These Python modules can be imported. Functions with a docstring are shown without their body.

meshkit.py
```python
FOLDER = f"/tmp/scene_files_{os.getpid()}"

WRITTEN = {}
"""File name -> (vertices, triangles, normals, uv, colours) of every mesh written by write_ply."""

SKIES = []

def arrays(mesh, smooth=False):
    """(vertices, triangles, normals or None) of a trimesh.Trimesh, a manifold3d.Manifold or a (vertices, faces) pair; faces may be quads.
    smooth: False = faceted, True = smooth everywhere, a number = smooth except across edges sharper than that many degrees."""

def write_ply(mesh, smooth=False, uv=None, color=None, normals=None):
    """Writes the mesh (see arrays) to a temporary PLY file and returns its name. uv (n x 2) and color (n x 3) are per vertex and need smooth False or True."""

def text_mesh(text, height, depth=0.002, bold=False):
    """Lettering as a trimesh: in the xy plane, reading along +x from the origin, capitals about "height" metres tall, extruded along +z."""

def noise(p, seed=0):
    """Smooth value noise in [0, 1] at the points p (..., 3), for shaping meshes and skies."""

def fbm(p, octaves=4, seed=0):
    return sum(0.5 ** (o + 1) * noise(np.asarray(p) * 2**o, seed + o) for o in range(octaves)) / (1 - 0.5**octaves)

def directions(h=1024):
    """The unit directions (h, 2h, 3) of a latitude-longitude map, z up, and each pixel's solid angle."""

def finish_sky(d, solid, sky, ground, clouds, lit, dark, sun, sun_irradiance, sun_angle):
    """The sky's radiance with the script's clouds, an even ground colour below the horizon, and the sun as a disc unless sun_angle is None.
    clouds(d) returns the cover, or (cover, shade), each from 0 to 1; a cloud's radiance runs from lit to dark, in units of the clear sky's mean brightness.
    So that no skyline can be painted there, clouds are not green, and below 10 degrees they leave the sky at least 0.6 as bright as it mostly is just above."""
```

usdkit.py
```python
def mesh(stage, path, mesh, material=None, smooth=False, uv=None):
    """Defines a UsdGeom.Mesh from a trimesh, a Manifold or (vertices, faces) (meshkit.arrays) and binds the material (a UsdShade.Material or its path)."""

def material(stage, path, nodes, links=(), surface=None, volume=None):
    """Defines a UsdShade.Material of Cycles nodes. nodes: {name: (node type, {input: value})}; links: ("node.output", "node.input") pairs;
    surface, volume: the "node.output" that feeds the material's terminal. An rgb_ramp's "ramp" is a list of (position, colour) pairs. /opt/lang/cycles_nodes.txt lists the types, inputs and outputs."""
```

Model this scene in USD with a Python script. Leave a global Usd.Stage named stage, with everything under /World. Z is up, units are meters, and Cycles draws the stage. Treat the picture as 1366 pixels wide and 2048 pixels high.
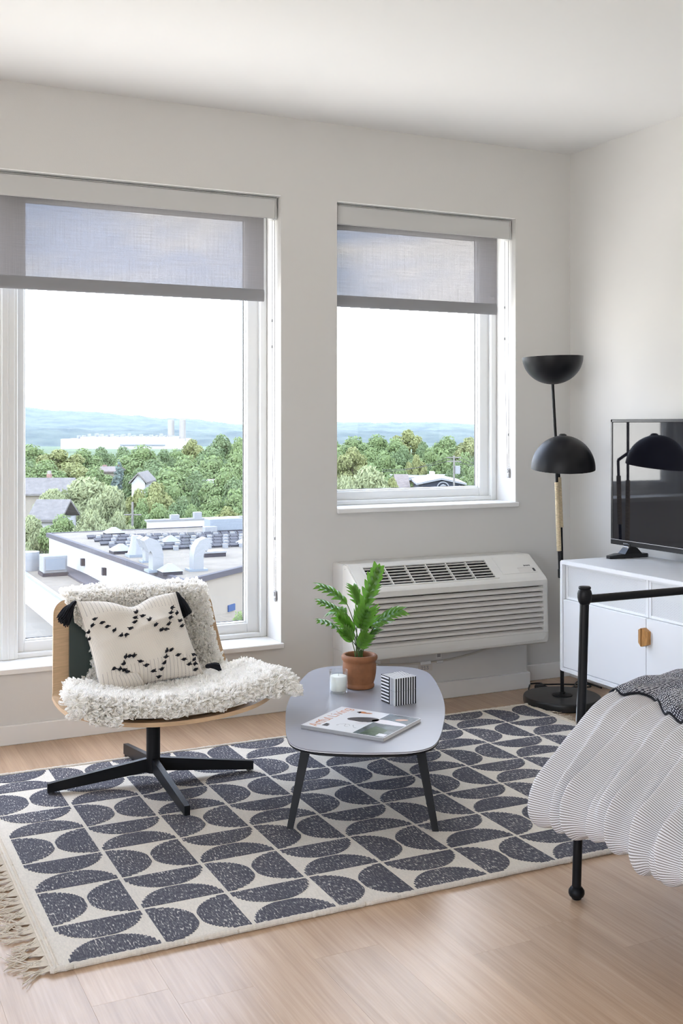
import math, random
import numpy as np, trimesh, manifold3d, shapely
from shapely.geometry import Polygon
import usdkit, meshkit
from pxr import Usd, UsdGeom, UsdLux, UsdShade, Sdf, Gf, Vt

# ------------------------------------------------------------------ stage, camera, sky, sun, exposure
stage = Usd.Stage.CreateInMemory()
UsdGeom.SetStageUpAxis(stage, 'Z'); UsdGeom.SetStageMetersPerUnit(stage, 1.0)
UsdGeom.Xform.Define(stage, '/World'); UsdGeom.Scope.Define(stage, '/World/Looks')
EYE, YAW = 1.307, math.radians(25.8)
cam = UsdGeom.Camera.Define(stage, '/World/camera')
cam.CreateHorizontalApertureAttr(24.0); cam.CreateVerticalApertureAttr(36.0)
cam.CreateFocalLengthAttr(24.0 * 2193 / 1366)
cam.CreateVerticalApertureOffsetAttr(-24.0 * 177 / 1366)
cam.CreateClippingRangeAttr(Gf.Vec2f(0.05, 20000))
cam.CreateFStopAttr(0.0)
EXPOSURE = 1.87
cam.CreateExposureAttr(EXPOSURE)
sy_, cy_ = math.sin(YAW), math.cos(YAW)
FW, RT = np.array([sy_, cy_, 0]), np.array([cy_, -sy_, 0])
cam.AddTransformOp().Set(Gf.Matrix4d(cy_, -sy_, 0, 0,  0, 0, 1, 0,  -sy_, -cy_, 0, 0,  0, 0, EYE, 1))

SKY = 1.9
dome = UsdLux.DomeLight.Define(stage, '/World/sky')
dome.CreateIntensityAttr(1.0)
sky_mat = usdkit.material(stage, '/World/Looks/sky_look', {
    't': ('texture_coordinate', {}),
    'map': ('mapping', {'scale': (1.0, 1.0, 2.8), 'location': (0.35, 0.1, 0.0)}),
    'n': ('noise_texture', {'scale': 5.2, 'detail': 8.0, 'roughness': 0.55, 'distortion': 0.4}),
    'r': ('rgb_ramp', {'ramp': [(0.43, (0, 0, 0)), (0.60, (1, 1, 1))]}),
    'sep': ('separate_xyz', {}),
    'g': ('rgb_ramp', {'ramp': [(0.0, (1.02, 1.02, 1.02)), (0.09, (0.90, 0.97, 1.06)), (0.14, (0.58, 0.72, 1.02)), (0.35, (0.40, 0.60, 1.0)), (1.0, (0.30, 0.50, 0.9))]}),
    'mix': ('mix_color', {'b': (1.16, 1.13, 1.10)}),
    'bg': ('background_shader', {'strength': SKY}),
}, [('t.generated', 'map.vector'), ('map.vector', 'n.vector'), ('n.fac', 'r.fac'), ('t.generated', 'sep.vector'), ('sep.z', 'g.fac'),
    ('g.color', 'mix.a'), ('r.color', 'mix.fac'), ('mix.result', 'bg.color')], surface='bg.background')
UsdShade.MaterialBindingAPI.Apply(dome.GetPrim()).Bind(sky_mat)
sun = UsdLux.DistantLight.Define(stage, '/World/sun')
sun.CreateIntensityAttr(0.9); sun.CreateAngleAttr(4.0); sun.CreateColorAttr(Gf.Vec3f(1.0, 0.96, 0.90))
sun.AddRotateXYZOp().Set(Gf.Vec3f(50, 0, 90))     # high sun behind the building: shines on the town, not through the windows

# ------------------------------------------------------------------ helpers
def num(parent, name):
    p, k = f'{parent}/{name}', 0
    while stage.GetPrimAtPath(p):
        k += 1; p = f'{parent}/{name}_{k:03d}'
    return p

BASE = {}
def tag(path, label=None, cat=None, group=None, kind=None):
    prim = stage.GetPrimAtPath(path)
    for k, v in (('label', label), ('category', cat), ('group', group), ('kind', kind)):
        if v: prim.SetCustomDataByKey(k, v)

def thing(name, label, cat, loc=(0, 0, 0), group=None, kind=None):
    p = num('/World', name)
    UsdGeom.Xform.Define(stage, p).AddTranslateOp().Set(Gf.Vec3d(*map(float, loc)))
    BASE[p] = np.array(loc, float); tag(p, label, cat, group, kind)
    return p

def tm(m):
    if isinstance(m, manifold3d.Manifold):
        k = m.to_mesh(); return trimesh.Trimesh(k.vert_properties[:, :3], k.tri_verts, process=False)
    if isinstance(m, tuple): 
        v, f, _ = meshkit.arrays(m); return trimesh.Trimesh(v, f, process=False)
    return m
def cat(ms): return trimesh.util.concatenate([tm(m) for m in ms])

def part(parent, name, mesh, mat, smooth=32, label=None, uv=None, kind=None, sub=None):
    """One mesh below a thing (or below one of its parts); mesh is in world coordinates."""
    base = BASE[parent]; p = num(parent, name)
    m = tm(mesh).copy(); m.vertices = m.vertices - base
    g = usdkit.mesh(stage, p, m, M[mat] if isinstance(mat, str) else mat, smooth=smooth if uv is None else True, uv=uv)
    if sub: g.GetSubdivisionSchemeAttr().Set(sub)
    BASE[p] = base; tag(p, label, None, None, kind)
    return p

def single(name, label, cat_, mesh, mat, smooth=32, group=None, kind=None, uv=None):
    m = tm(mesh); b = m.bounds; loc = np.array([(b[0, 0] + b[1, 0]) / 2, (b[0, 1] + b[1, 1]) / 2, b[0, 2]])
    p = num('/World', name); mm = m.copy(); mm.vertices = mm.vertices - loc
    g = usdkit.mesh(stage, p, mm, M[mat] if isinstance(mat, str) else mat, smooth=smooth if uv is None else True, uv=uv)
    UsdGeom.Xformable(g).AddTranslateOp().Set(Gf.Vec3d(*map(float, loc)))
    BASE[p] = loc; tag(p, label, cat_, group, kind)
    return p

def curves(parent, name, strands, widths, mat, kind='stuff', label=None):
    """strands: (n, k, 3) world points; widths (n, k)."""
    p = num(parent, name); c = UsdGeom.BasisCurves.Define(stage, p)
    s = np.asarray(strands, np.float32) - BASE[parent].astype(np.float32)
    c.CreateTypeAttr('linear'); c.CreatePointsAttr(Vt.Vec3fArray.FromNumpy(s.reshape(-1, 3)))
    c.CreateCurveVertexCountsAttr(Vt.IntArray.FromNumpy(np.full(len(s), s.shape[1], np.int32)))
    c.CreateWidthsAttr(Vt.FloatArray.FromNumpy(np.asarray(widths, np.float32).ravel())); c.SetWidthsInterpolation('vertex')
    UsdShade.MaterialBindingAPI.Apply(c.GetPrim()).Bind(M[mat]); tag(p, label, None, None, kind)
    BASE[p] = BASE[parent]
    return p

def copy(src, loc, rotz=0, scale=None, label=None, group=None):
    was = stage.GetPrimAtPath(src).GetCustomData()
    name = src.rsplit('/', 1)[1].split('_0')[0]
    p = num('/World', name); x = UsdGeom.Xform.Define(stage, p)
    x.GetPrim().GetReferences().AddInternalReference(src); x.GetPrim().SetInstanceable(True)
    place(p, loc, rotz, scale)
    tag(p, label or was.get('label'), was.get('category'), group or was.get('group'))
    return p

def place(p, loc, rotz=0, scale=None):
    x = UsdGeom.Xformable(stage.GetPrimAtPath(p)); x.ClearXformOpOrder()
    sc = (1, 1, 1) if scale is None else (scale if np.ndim(scale) else (scale,) * 3)
    c, s = math.cos(rotz), math.sin(rotz)
    x.MakeMatrixXform().Set(Gf.Matrix4d(c * sc[0], s * sc[0], 0, 0, -s * sc[1], c * sc[1], 0, 0, 0, 0, sc[2], 0, *map(float, loc), 1))

def box(x0, x1, y0, y1, z0, z1, c=0.0):
    lo, hi = np.minimum((x0, y0, z0), (x1, y1, z1)), np.maximum((x0, y0, z0), (x1, y1, z1))
    if c <= 0:
        m = trimesh.creation.box(hi - lo); m.apply_translation((lo + hi) / 2); return m
    c = min(c, *(0.45 * (hi - lo)))
    pts = []
    for k in range(8):
        q = np.array([hi[i] if k >> i & 1 else lo[i] for i in range(3)]); s = np.array([-1 if k >> i & 1 else 1 for i in range(3)])
        for i in range(3):
            d = np.array(s, float) * c; d[i] = 0; pts.append(q + d)
    return trimesh.convex.convex_hull(np.array(pts))

def tube(points, r, n=12, caps=True):
    P = np.asarray(points, float); R = np.full(len(P), r) if np.ndim(r) == 0 else np.asarray(r, float)
    T = np.gradient(P, axis=0); T /= np.maximum(np.linalg.norm(T, axis=1, keepdims=True), 1e-12)
    a = np.array([0, 0, 1.0]) if abs(T[0, 2]) < 0.9 else np.array([1.0, 0, 0])
    u = np.cross(T[0], a); u /= np.linalg.norm(u); V = []
    ang = np.linspace(0, 2 * np.pi, n, endpoint=False)
    for i in range(len(P)):
        u = u - T[i] * (u @ T[i]); u /= np.linalg.norm(u); w = np.cross(T[i], u)
        V.append(P[i] + R[i] * (np.cos(ang)[:, None] * u + np.sin(ang)[:, None] * w))
    V = np.vstack(V); F = []
    for i in range(len(P) - 1):
        for j in range(n):
            a0, a1, b0, b1 = i * n + j, i * n + (j + 1) % n, (i + 1) * n + j, (i + 1) * n + (j + 1) % n
            F += [(a0, a1, b1), (a0, b1, b0)]
    if caps:
        k = len(V); V = np.vstack([V, P[0], P[-1]])
        for j in range(n):
            F += [(k, (j + 1) % n, j), (k + 1, (len(P) - 1) * n + j, (len(P) - 1) * n + (j + 1) % n)]
    return trimesh.Trimesh(V, F, process=False)

def lathe(profile, loc=(0, 0, 0), n=48):
    P = np.asarray(profile, float); ang = np.linspace(0, 2 * np.pi, n, endpoint=False)
    V = np.stack([P[:, 0, None] * np.cos(ang), P[:, 0, None] * np.sin(ang), np.repeat(P[:, 1, None], n, 1)], -1).reshape(-1, 3)
    F = []
    for i in range(len(P) - 1):
        for j in range(n):
            a0, a1, b0, b1 = i * n + j, i * n + (j + 1) % n, (i + 1) * n + j, (i + 1) * n + (j + 1) % n
            F += [(a0, a1, b1), (a0, b1, b0)]
    m = trimesh.Trimesh(V, F, process=False); m.merge_vertices(); m.update_faces(m.nondegenerate_faces()); m.apply_translation(loc)
    return m

def prism(poly, z0, z1):
    if hasattr(poly, 'geoms'): return cat([prism(g, z0, z1) for g in poly.geoms])
    m = trimesh.creation.extrude_polygon(poly if isinstance(poly, Polygon) else Polygon(poly), z1 - z0, engine='earcut'); m.apply_translation((0, 0, z0)); return m

def extrude_x(yz, x0, x1):
    m = prism(yz, 0, x1 - x0); v = m.vertices.copy()
    m.vertices = np.stack([v[:, 2] + x0, v[:, 0], v[:, 1]], 1); return m

def mf(m):
    m = tm(m).copy(); m.merge_vertices()
    return manifold3d.Manifold(manifold3d.Mesh(np.asarray(m.vertices, np.float32), np.asarray(m.faces, np.uint32)))

def grid_faces(nu, nv, wrap_u=False):
    F = []
    for i in range(nu if wrap_u else nu - 1):
        for j in range(nv - 1):
            a, b = i * nv + j, ((i + 1) % nu) * nv + j
            F += [(a, b, b + 1), (a, b + 1, a + 1)]
    return np.array(F)

def frame_mesh(o, ax, ay, az, m):
    """Moves a mesh drawn in the xy plane to the frame (o; ax, ay, az)."""
    m = tm(m).copy(); v = m.vertices
    m.vertices = np.asarray(o) + v[:, :1] * ax + v[:, 1:2] * ay + v[:, 2:3] * az
    return m

def at(px, py, d):
    return np.array([0, 0, EYE]) + d * (FW + RT * (px - 683) / 2193 - np.array([0, 0, 1]) * (py - 847) / 2193)

# ------------------------------------------------------------------ materials
M = {}
def mat(name, col, rough=0.5, spec=0.5, noise=0.0, scale=20, bump=0.0, bscale=200, stretch=(1, 1, 1), metallic=0, sheen=0, coat=0, emit=0, sss=0, trans=0, extra=None):
    nodes = {'p': ('principled_bsdf', {'roughness': rough, 'specular_ior_level': spec, 'metallic': metallic, 'base_color': col, 'sheen_weight': sheen, 'coat_weight': coat, 'transmission_weight': trans})}
    if sss: nodes['p'][1].update(subsurface_weight=sss, subsurface_scale=0.02, subsurface_radius=(1, 1, 0.8))
    L = []
    if noise or bump:
        nodes['t'] = ('texture_coordinate', {}); nodes['m'] = ('mapping', {'scale': stretch}); L += [('t.object', 'm.vector')]
    if noise:
        c = np.array(col, float)
        nodes['n'] = ('noise_texture', {'scale': scale, 'detail': 4.0, 'roughness': 0.6})
        nodes['r'] = ('rgb_ramp', {'ramp': [(0.3, tuple(c * (1 - noise))), (0.7, tuple(np.minimum(c * (1 + noise), 1)))]})
        L += [('m.vector', 'n.vector'), ('n.fac', 'r.fac'), ('r.color', 'p.base_color')]
    if bump:
        nodes['bn'] = ('noise_texture', {'scale': bscale, 'detail': 3.0}); nodes['b'] = ('bump', {'strength': bump, 'distance': 0.002})
        L += [('m.vector', 'bn.vector'), ('bn.fac', 'b.height'), ('b.normal', 'p.normal')]
    M[name] = usdkit.material(stage, f'/World/Looks/{name}', nodes, L, surface='p.BSDF'); return M[name]

mat('wall_paint', (0.66, 0.645, 0.62), 0.75, 0.25, bump=0.10, bscale=350)
mat('ceiling_paint', (0.75, 0.74, 0.725), 0.85, 0.2, bump=0.08, bscale=300)
mat('trim_paint', (0.78, 0.77, 0.75), 0.4, 0.4)
mat('vinyl', (0.80, 0.81, 0.81), 0.35, 0.5)
mat('liner_white', (0.92, 0.92, 0.91), 0.5, 0.3)
mat('chain_grey', (0.22, 0.22, 0.22), 0.4, 0.4)
mat('tension_grey', (0.34, 0.34, 0.35), 0.3, 0.5)
mat('fascia', (0.55, 0.545, 0.53), 0.45, 0.4)
mat('plastic_cream', (0.70, 0.675, 0.625), 0.42, 0.45, noise=0.03, scale=6)
mat('plastic_louver', (0.66, 0.625, 0.575), 0.45, 0.4)
mat('vent_grey', (0.16, 0.145, 0.13), 0.7, 0.2)
mat('plastic_dark', (0.05, 0.05, 0.05), 0.6, 0.3)
mat('plastic_clear', (0.75, 0.76, 0.76), 0.15, 0.6)
mat('chrome', (0.7, 0.7, 0.7), 0.2, 0.5, metallic=1)
mat('black_metal', (0.007, 0.007, 0.008), 0.45, 0.22, bump=0.05, bscale=400)
mat('satin_black', (0.006, 0.006, 0.0075), 0.42, 0.25)
mat('bed_metal', (0.005, 0.005, 0.006), 0.4, 0.2)
mat('stone_black', (0.022, 0.021, 0.021), 0.28, 0.5, noise=0.5, scale=9)
mat('rattan', (0.66, 0.54, 0.36), 0.6, 0.3, noise=0.25, scale=60, stretch=(1, 1, 8), bump=0.6, bscale=250)
mat('white_lacquer', (0.78, 0.79, 0.81), 0.45, 0.4)
mat('wood_handle', (0.42, 0.21, 0.07), 0.5, 0.3, noise=0.3, scale=30, stretch=(4, 4, 1))
mat('tv_plastic', (0.010, 0.010, 0.011), 0.3, 0.5)
mat('tv_screen', (0.004, 0.004, 0.006), 0.04, 0.8)
mat('silver_trim', (0.6, 0.6, 0.62), 0.25, 0.5, metallic=0.9)
mat('table_laminate', (0.285, 0.285, 0.315), 0.33, 0.5, noise=0.03, scale=4, bump=0.03, bscale=600)
mat('terracotta', (0.27, 0.112, 0.05), 0.65, 0.3, noise=0.22, scale=14, bump=0.15, bscale=160)
mat('soil', (0.05, 0.035, 0.025), 0.95, 0.1, noise=0.5, scale=90, bump=0.8, bscale=120)
mat('stem', (0.07, 0.12, 0.03), 0.5, 0.4)
mat('wax', (0.90, 0.86, 0.76), 0.5, 0.3, sss=0.4)
mat('wick', (0.5, 0.45, 0.4), 0.9, 0.1)
mat('paper', (0.80, 0.79, 0.77), 0.6, 0.3)
mat('cover_white', (0.74, 0.74, 0.76), 0.25, 0.5)
mat('ink_orange', (0.55, 0.20, 0.07), 0.35, 0.4)
mat('ink_dark', (0.03, 0.025, 0.03), 0.3, 0.5)
mat('ink_black', (0.008, 0.008, 0.009), 0.5, 0.3)
mat('ink_slate', (0.10, 0.115, 0.125), 0.22, 0.5, noise=0.6, scale=25)
mat('ink_green', (0.055, 0.085, 0.05), 0.22, 0.5, noise=0.5, scale=40)
mat('ink_pale', (0.72, 0.68, 0.70), 0.3, 0.4)
mat('ink_skin', (0.55, 0.30, 0.20), 0.35, 0.4)
mat('ink_grey', (0.35, 0.35, 0.36), 0.3, 0.4)
mat('oak_veneer', (0.62, 0.42, 0.25), 0.45, 0.4, noise=0.13, scale=5, stretch=(3, 3, 42))
mat('green_leather', (0.045, 0.06, 0.055), 0.45, 0.45, bump=0.2, bscale=500)
M['wool'] = usdkit.material(stage, '/World/Looks/wool', {'d': ('diffuse_bsdf', {'color': (0.975, 0.95, 0.905)}), 't': ('translucent_bsdf', {'color': (0.975, 0.94, 0.89)}), 'm': ('mix_closure', {'fac': 0.35})}, [('d.BSDF', 'm.closure1'), ('t.BSDF', 'm.closure2')], surface='m.closure')
mat('hide', (0.86, 0.82, 0.75), 0.95, 0.1)
mat('tassel_black', (0.012, 0.012, 0.016), 0.8, 0.2)
mat('fringe', (0.66, 0.58, 0.48), 0.9, 0.1)
mat('rug_cream', (0.76, 0.70, 0.615), 0.95, 0.1, noise=0.08, scale=70, stretch=(3, 1, 1), bump=0.9, bscale=260)
mat('cord_black', (0.01, 0.01, 0.011), 0.4, 0.5)
mat('cord_beige', (0.55, 0.52, 0.46), 0.5, 0.4)
mat('plate_beige', (0.62, 0.58, 0.53), 0.5, 0.4)
mat('bed_deck', (0.25, 0.2, 0.15), 0.7, 0.2)

def clear_glass(name, tint, most, power, rough=0.0):
    """Thin clear glass: see-through, with a mirror film that grows towards grazing angles."""
    M[name] = usdkit.material(stage, f'/World/Looks/{name}', {'f': ('layer_weight', {'blend': 0.5}), 'pw': ('math', {'math_type': 'power', 'value2': power}), 'k': ('math', {'math_type': 'multiply_add', 'value2': most, 'value3': 0.025}),
        't': ('transparent_bsdf', {'color': tint}), 'g': ('glossy_bsdf', {'roughness': rough, 'color': (1, 1, 1)}), 'm': ('mix_closure', {})},
        [('f.facing', 'pw.value1'), ('pw.value', 'k.value1'), ('k.value', 'm.fac'), ('t.BSDF', 'm.closure1'), ('g.BSDF', 'm.closure2')], surface='m.closure')
clear_glass('glass', (0.985, 0.993, 0.99), 0.5, 5.0)
clear_glass('candle_glass', (0.95, 0.965, 0.965), 0.6, 2.5, 0.02)
# sun-screen weave of the roller shades: fine threads, a few percent open
M['shade_cloth'] = usdkit.material(stage, '/World/Looks/shade_cloth', {
    'c': ('texture_coordinate', {}), 'm1': ('mapping', {'scale': (420, 1, 6)}), 'm2': ('mapping', {'scale': (6, 1, 420)}),
    'n1': ('noise_texture', {'scale': 1.0, 'detail': 2.0}), 'n2': ('noise_texture', {'scale': 1.0, 'detail': 2.0}), 'add': ('math', {'math_type': 'add'}),
    'open': ('map_range', {'from_min': 0.7, 'from_max': 1.3, 'to_min': 0.030, 'to_max': 0.070, 'clamp': True}),
    'd': ('diffuse_bsdf', {'color': (0.30, 0.285, 0.29)}), 'tr': ('translucent_bsdf', {'color': (0.07, 0.065, 0.066)}), 'a': ('mix_closure', {'fac': 0.35}),
    't': ('transparent_bsdf', {'color': (1, 1, 1)}), 'mix': ('mix_closure', {})},
    [('c.object', 'm1.vector'), ('c.object', 'm2.vector'), ('m1.vector', 'n1.vector'), ('m2.vector', 'n2.vector'), ('n1.fac', 'add.value1'), ('n2.fac', 'add.value2'), ('add.value', 'open.value'),
     ('open.result', 'mix.fac'), ('d.BSDF', 'a.closure1'), ('tr.BSDF', 'a.closure2'), ('a.closure', 'mix.closure1'), ('t.BSDF', 'mix.closure2')], surface='mix.closure')
M['hem_bar'] = mat('hem_bar', (0.27, 0.27, 0.285), 0.5, 0.3)

def wood_planks(name, a, b, c):
    return usdkit.material(stage, f'/World/Looks/{name}', {
        'g': ('geometry', {}), 'o': ('object_info', {}), 'off': ('vector_math', {'math_type': 'add'}), 'sc': ('math', {'math_type': 'multiply', 'value2': 37.0}),
        'cx': ('combine_xyz', {}), 'm': ('mapping', {'scale': (46, 1.1, 1)}), 'm2': ('mapping', {'scale': (150, 5, 1)}), 'm3': ('mapping', {'scale': (7, 0.5, 1)}),
        'n': ('noise_texture', {'scale': 1.0, 'detail': 5.0, 'roughness': 0.62, 'distortion': 0.5}), 'n2': ('noise_texture', {'scale': 1.0, 'detail': 3.0}), 'n3': ('noise_texture', {'scale': 1.0, 'detail': 2.0}),
        'mx': ('mix_float', {'fac': 0.42}), 'mx2': ('mix_float', {'fac': 0.28}),
        'r': ('rgb_ramp', {'ramp': [(0.32, a), (0.5, b), (0.68, c)]}),
        'tone': ('map_range', {'to_min': 0.93, 'to_max': 1.05}), 'tc': ('combine_xyz', {}), 'mul': ('mix_color', {'blend_type': 'multiply', 'fac': 1.0, 'use_clamp': False}),
        'p': ('principled_bsdf', {'roughness': 0.29, 'specular_ior_level': 0.5}), 'bp': ('bump', {'strength': 0.12, 'distance': 0.001})},
        [('o.random', 'sc.value1'), ('sc.value', 'cx.x'), ('sc.value', 'cx.y'), ('g.position', 'off.vector1'), ('cx.vector', 'off.vector2'),
         ('off.vector', 'm.vector'), ('off.vector', 'm2.vector'), ('off.vector', 'm3.vector'), ('m.vector', 'n.vector'), ('m2.vector', 'n2.vector'), ('m3.vector', 'n3.vector'),
         ('n.fac', 'mx.a'), ('n2.fac', 'mx.b'), ('mx.result', 'mx2.a'), ('n3.fac', 'mx2.b'), ('mx2.result', 'r.fac'),
         ('o.random', 'tone.value'), ('tone.result', 'tc.x'), ('tone.result', 'tc.y'), ('tone.result', 'tc.z'), ('r.color', 'mul.a'), ('tc.vector', 'mul.b'), ('mul.result', 'p.base_color'),
         ('n2.fac', 'bp.height'), ('bp.normal', 'p.normal')], surface='p.BSDF')
M['oak_floor'] = wood_planks('oak_floor', (0.385, 0.248, 0.158), (0.495, 0.338, 0.222), (0.605, 0.432, 0.302))

# woven dark wool of the rug, with cream flecks in lines
M['rug_dark'] = usdkit.material(stage, '/World/Looks/rug_dark', {
    'g': ('geometry', {}), 'm': ('mapping', {'scale': (240, 60, 1)}), 'm2': ('mapping', {'scale': (9, 5, 1)}), 'n': ('noise_texture', {'scale': 1.0, 'detail': 1.0}), 'n2': ('noise_texture', {'scale': 1.0, 'detail': 2.0}),
    'a': ('math', {'math_type': 'multiply_add', 'value2': 0.22, 'value3': 0.0}), 's': ('math', {'math_type': 'add'}),
    'r': ('rgb_ramp', {'ramp': [(0.50, (0.084, 0.083, 0.101)), (0.66, (0.130, 0.129, 0.148)), (0.75, (0.20, 0.195, 0.20)), (0.80, (0.60, 0.56, 0.52))]}),
    'bn': ('noise_texture', {'scale': 260.0, 'detail': 2.0}), 'b': ('bump', {'strength': 0.9, 'distance': 0.002}), 'p': ('principled_bsdf', {'roughness': 0.95, 'specular_ior_level': 0.1})},
    [('g.position', 'm.vector'), ('g.position', 'm2.vector'), ('m.vector', 'n.vector'), ('m2.vector', 'n2.vector'), ('n2.fac', 'a.value1'), ('n.fac', 's.value1'), ('a.value', 's.value2'), ('s.value', 'r.fac'),
     ('r.color', 'p.base_color'), ('g.position', 'bn.vector'), ('bn.fac', 'b.height'), ('b.normal', 'p.normal')], surface='p.BSDF')

def striped(name, dark, light, period, duty, axis, src='object', rough=0.7, bump=0.0):
    """Print of even stripes across one axis of the object's own coordinates (or of its uv)."""
    return usdkit.material(stage, f'/World/Looks/{name}', {
        'c': ('uvmap' if src == 'uv' else 'texture_coordinate', {}), 's': ('separate_xyz', {}), 'd': ('math', {'math_type': 'divide', 'value2': period}), 'f': ('math', {'math_type': 'fraction'}),
        'k': ('math', {'math_type': 'less_than', 'value2': duty}), 'mix': ('mix_color', {'a': light, 'b': dark}), 'p': ('principled_bsdf', {'roughness': rough, 'specular_ior_level': 0.3})},
        [('c.UV' if src == 'uv' else 'c.object', 's.vector'), (f's.{axis}', 'd.value1'), ('d.value', 'f.value1'), ('f.value', 'k.value1'), ('k.value', 'mix.fac'), ('mix.result', 'p.base_color')], surface='p.BSDF')
M['duvet_stripe'] = striped('duvet_stripe', (0.27, 0.245, 0.23), (0.72, 0.71, 0.72), 0.0055, 0.42, 'y', 'uv', 0.85)

# waffle-knit throw: white dots on black
M['waffle'] = usdkit.material(stage, '/World/Looks/waffle', {
    'c': ('uvmap', {}), 'm': ('mapping', {'scale': (150, 190, 1)}), 'v': ('voronoi_texture', {'dimensions': '2D', 'scale': 1.0, 'randomness': 0.35}),
    'n': ('noise_texture', {'scale': 9.0, 'detail': 2.0}), 'ad': ('math', {'math_type': 'multiply_add', 'value2': 0.35, 'value3': -0.17}), 'sm': ('math', {'math_type': 'add'}),
    'r': ('rgb_ramp', {'ramp': [(0.28, (0.62, 0.62, 0.66)), (0.40, (0.03, 0.03, 0.045)), (1.0, (0.015, 0.015, 0.025))]}),
    'b': ('bump', {'strength': 0.8, 'distance': 0.004, 'invert': True}), 'p': ('principled_bsdf', {'roughness': 0.95, 'specular_ior_level': 0.1, 'sheen_weight': 0.2})},
    [('c.UV', 'm.vector'), ('m.vector', 'v.vector'), ('c.UV', 'n.vector'), ('n.fac', 'ad.value1'), ('ad.value', 'sm.value1'), ('v.distance', 'sm.value2'), ('sm.value', 'r.fac'), ('r.color', 'p.base_color'), ('v.distance', 'b.height'), ('b.normal', 'p.normal')], surface='p.BSDF')

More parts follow.
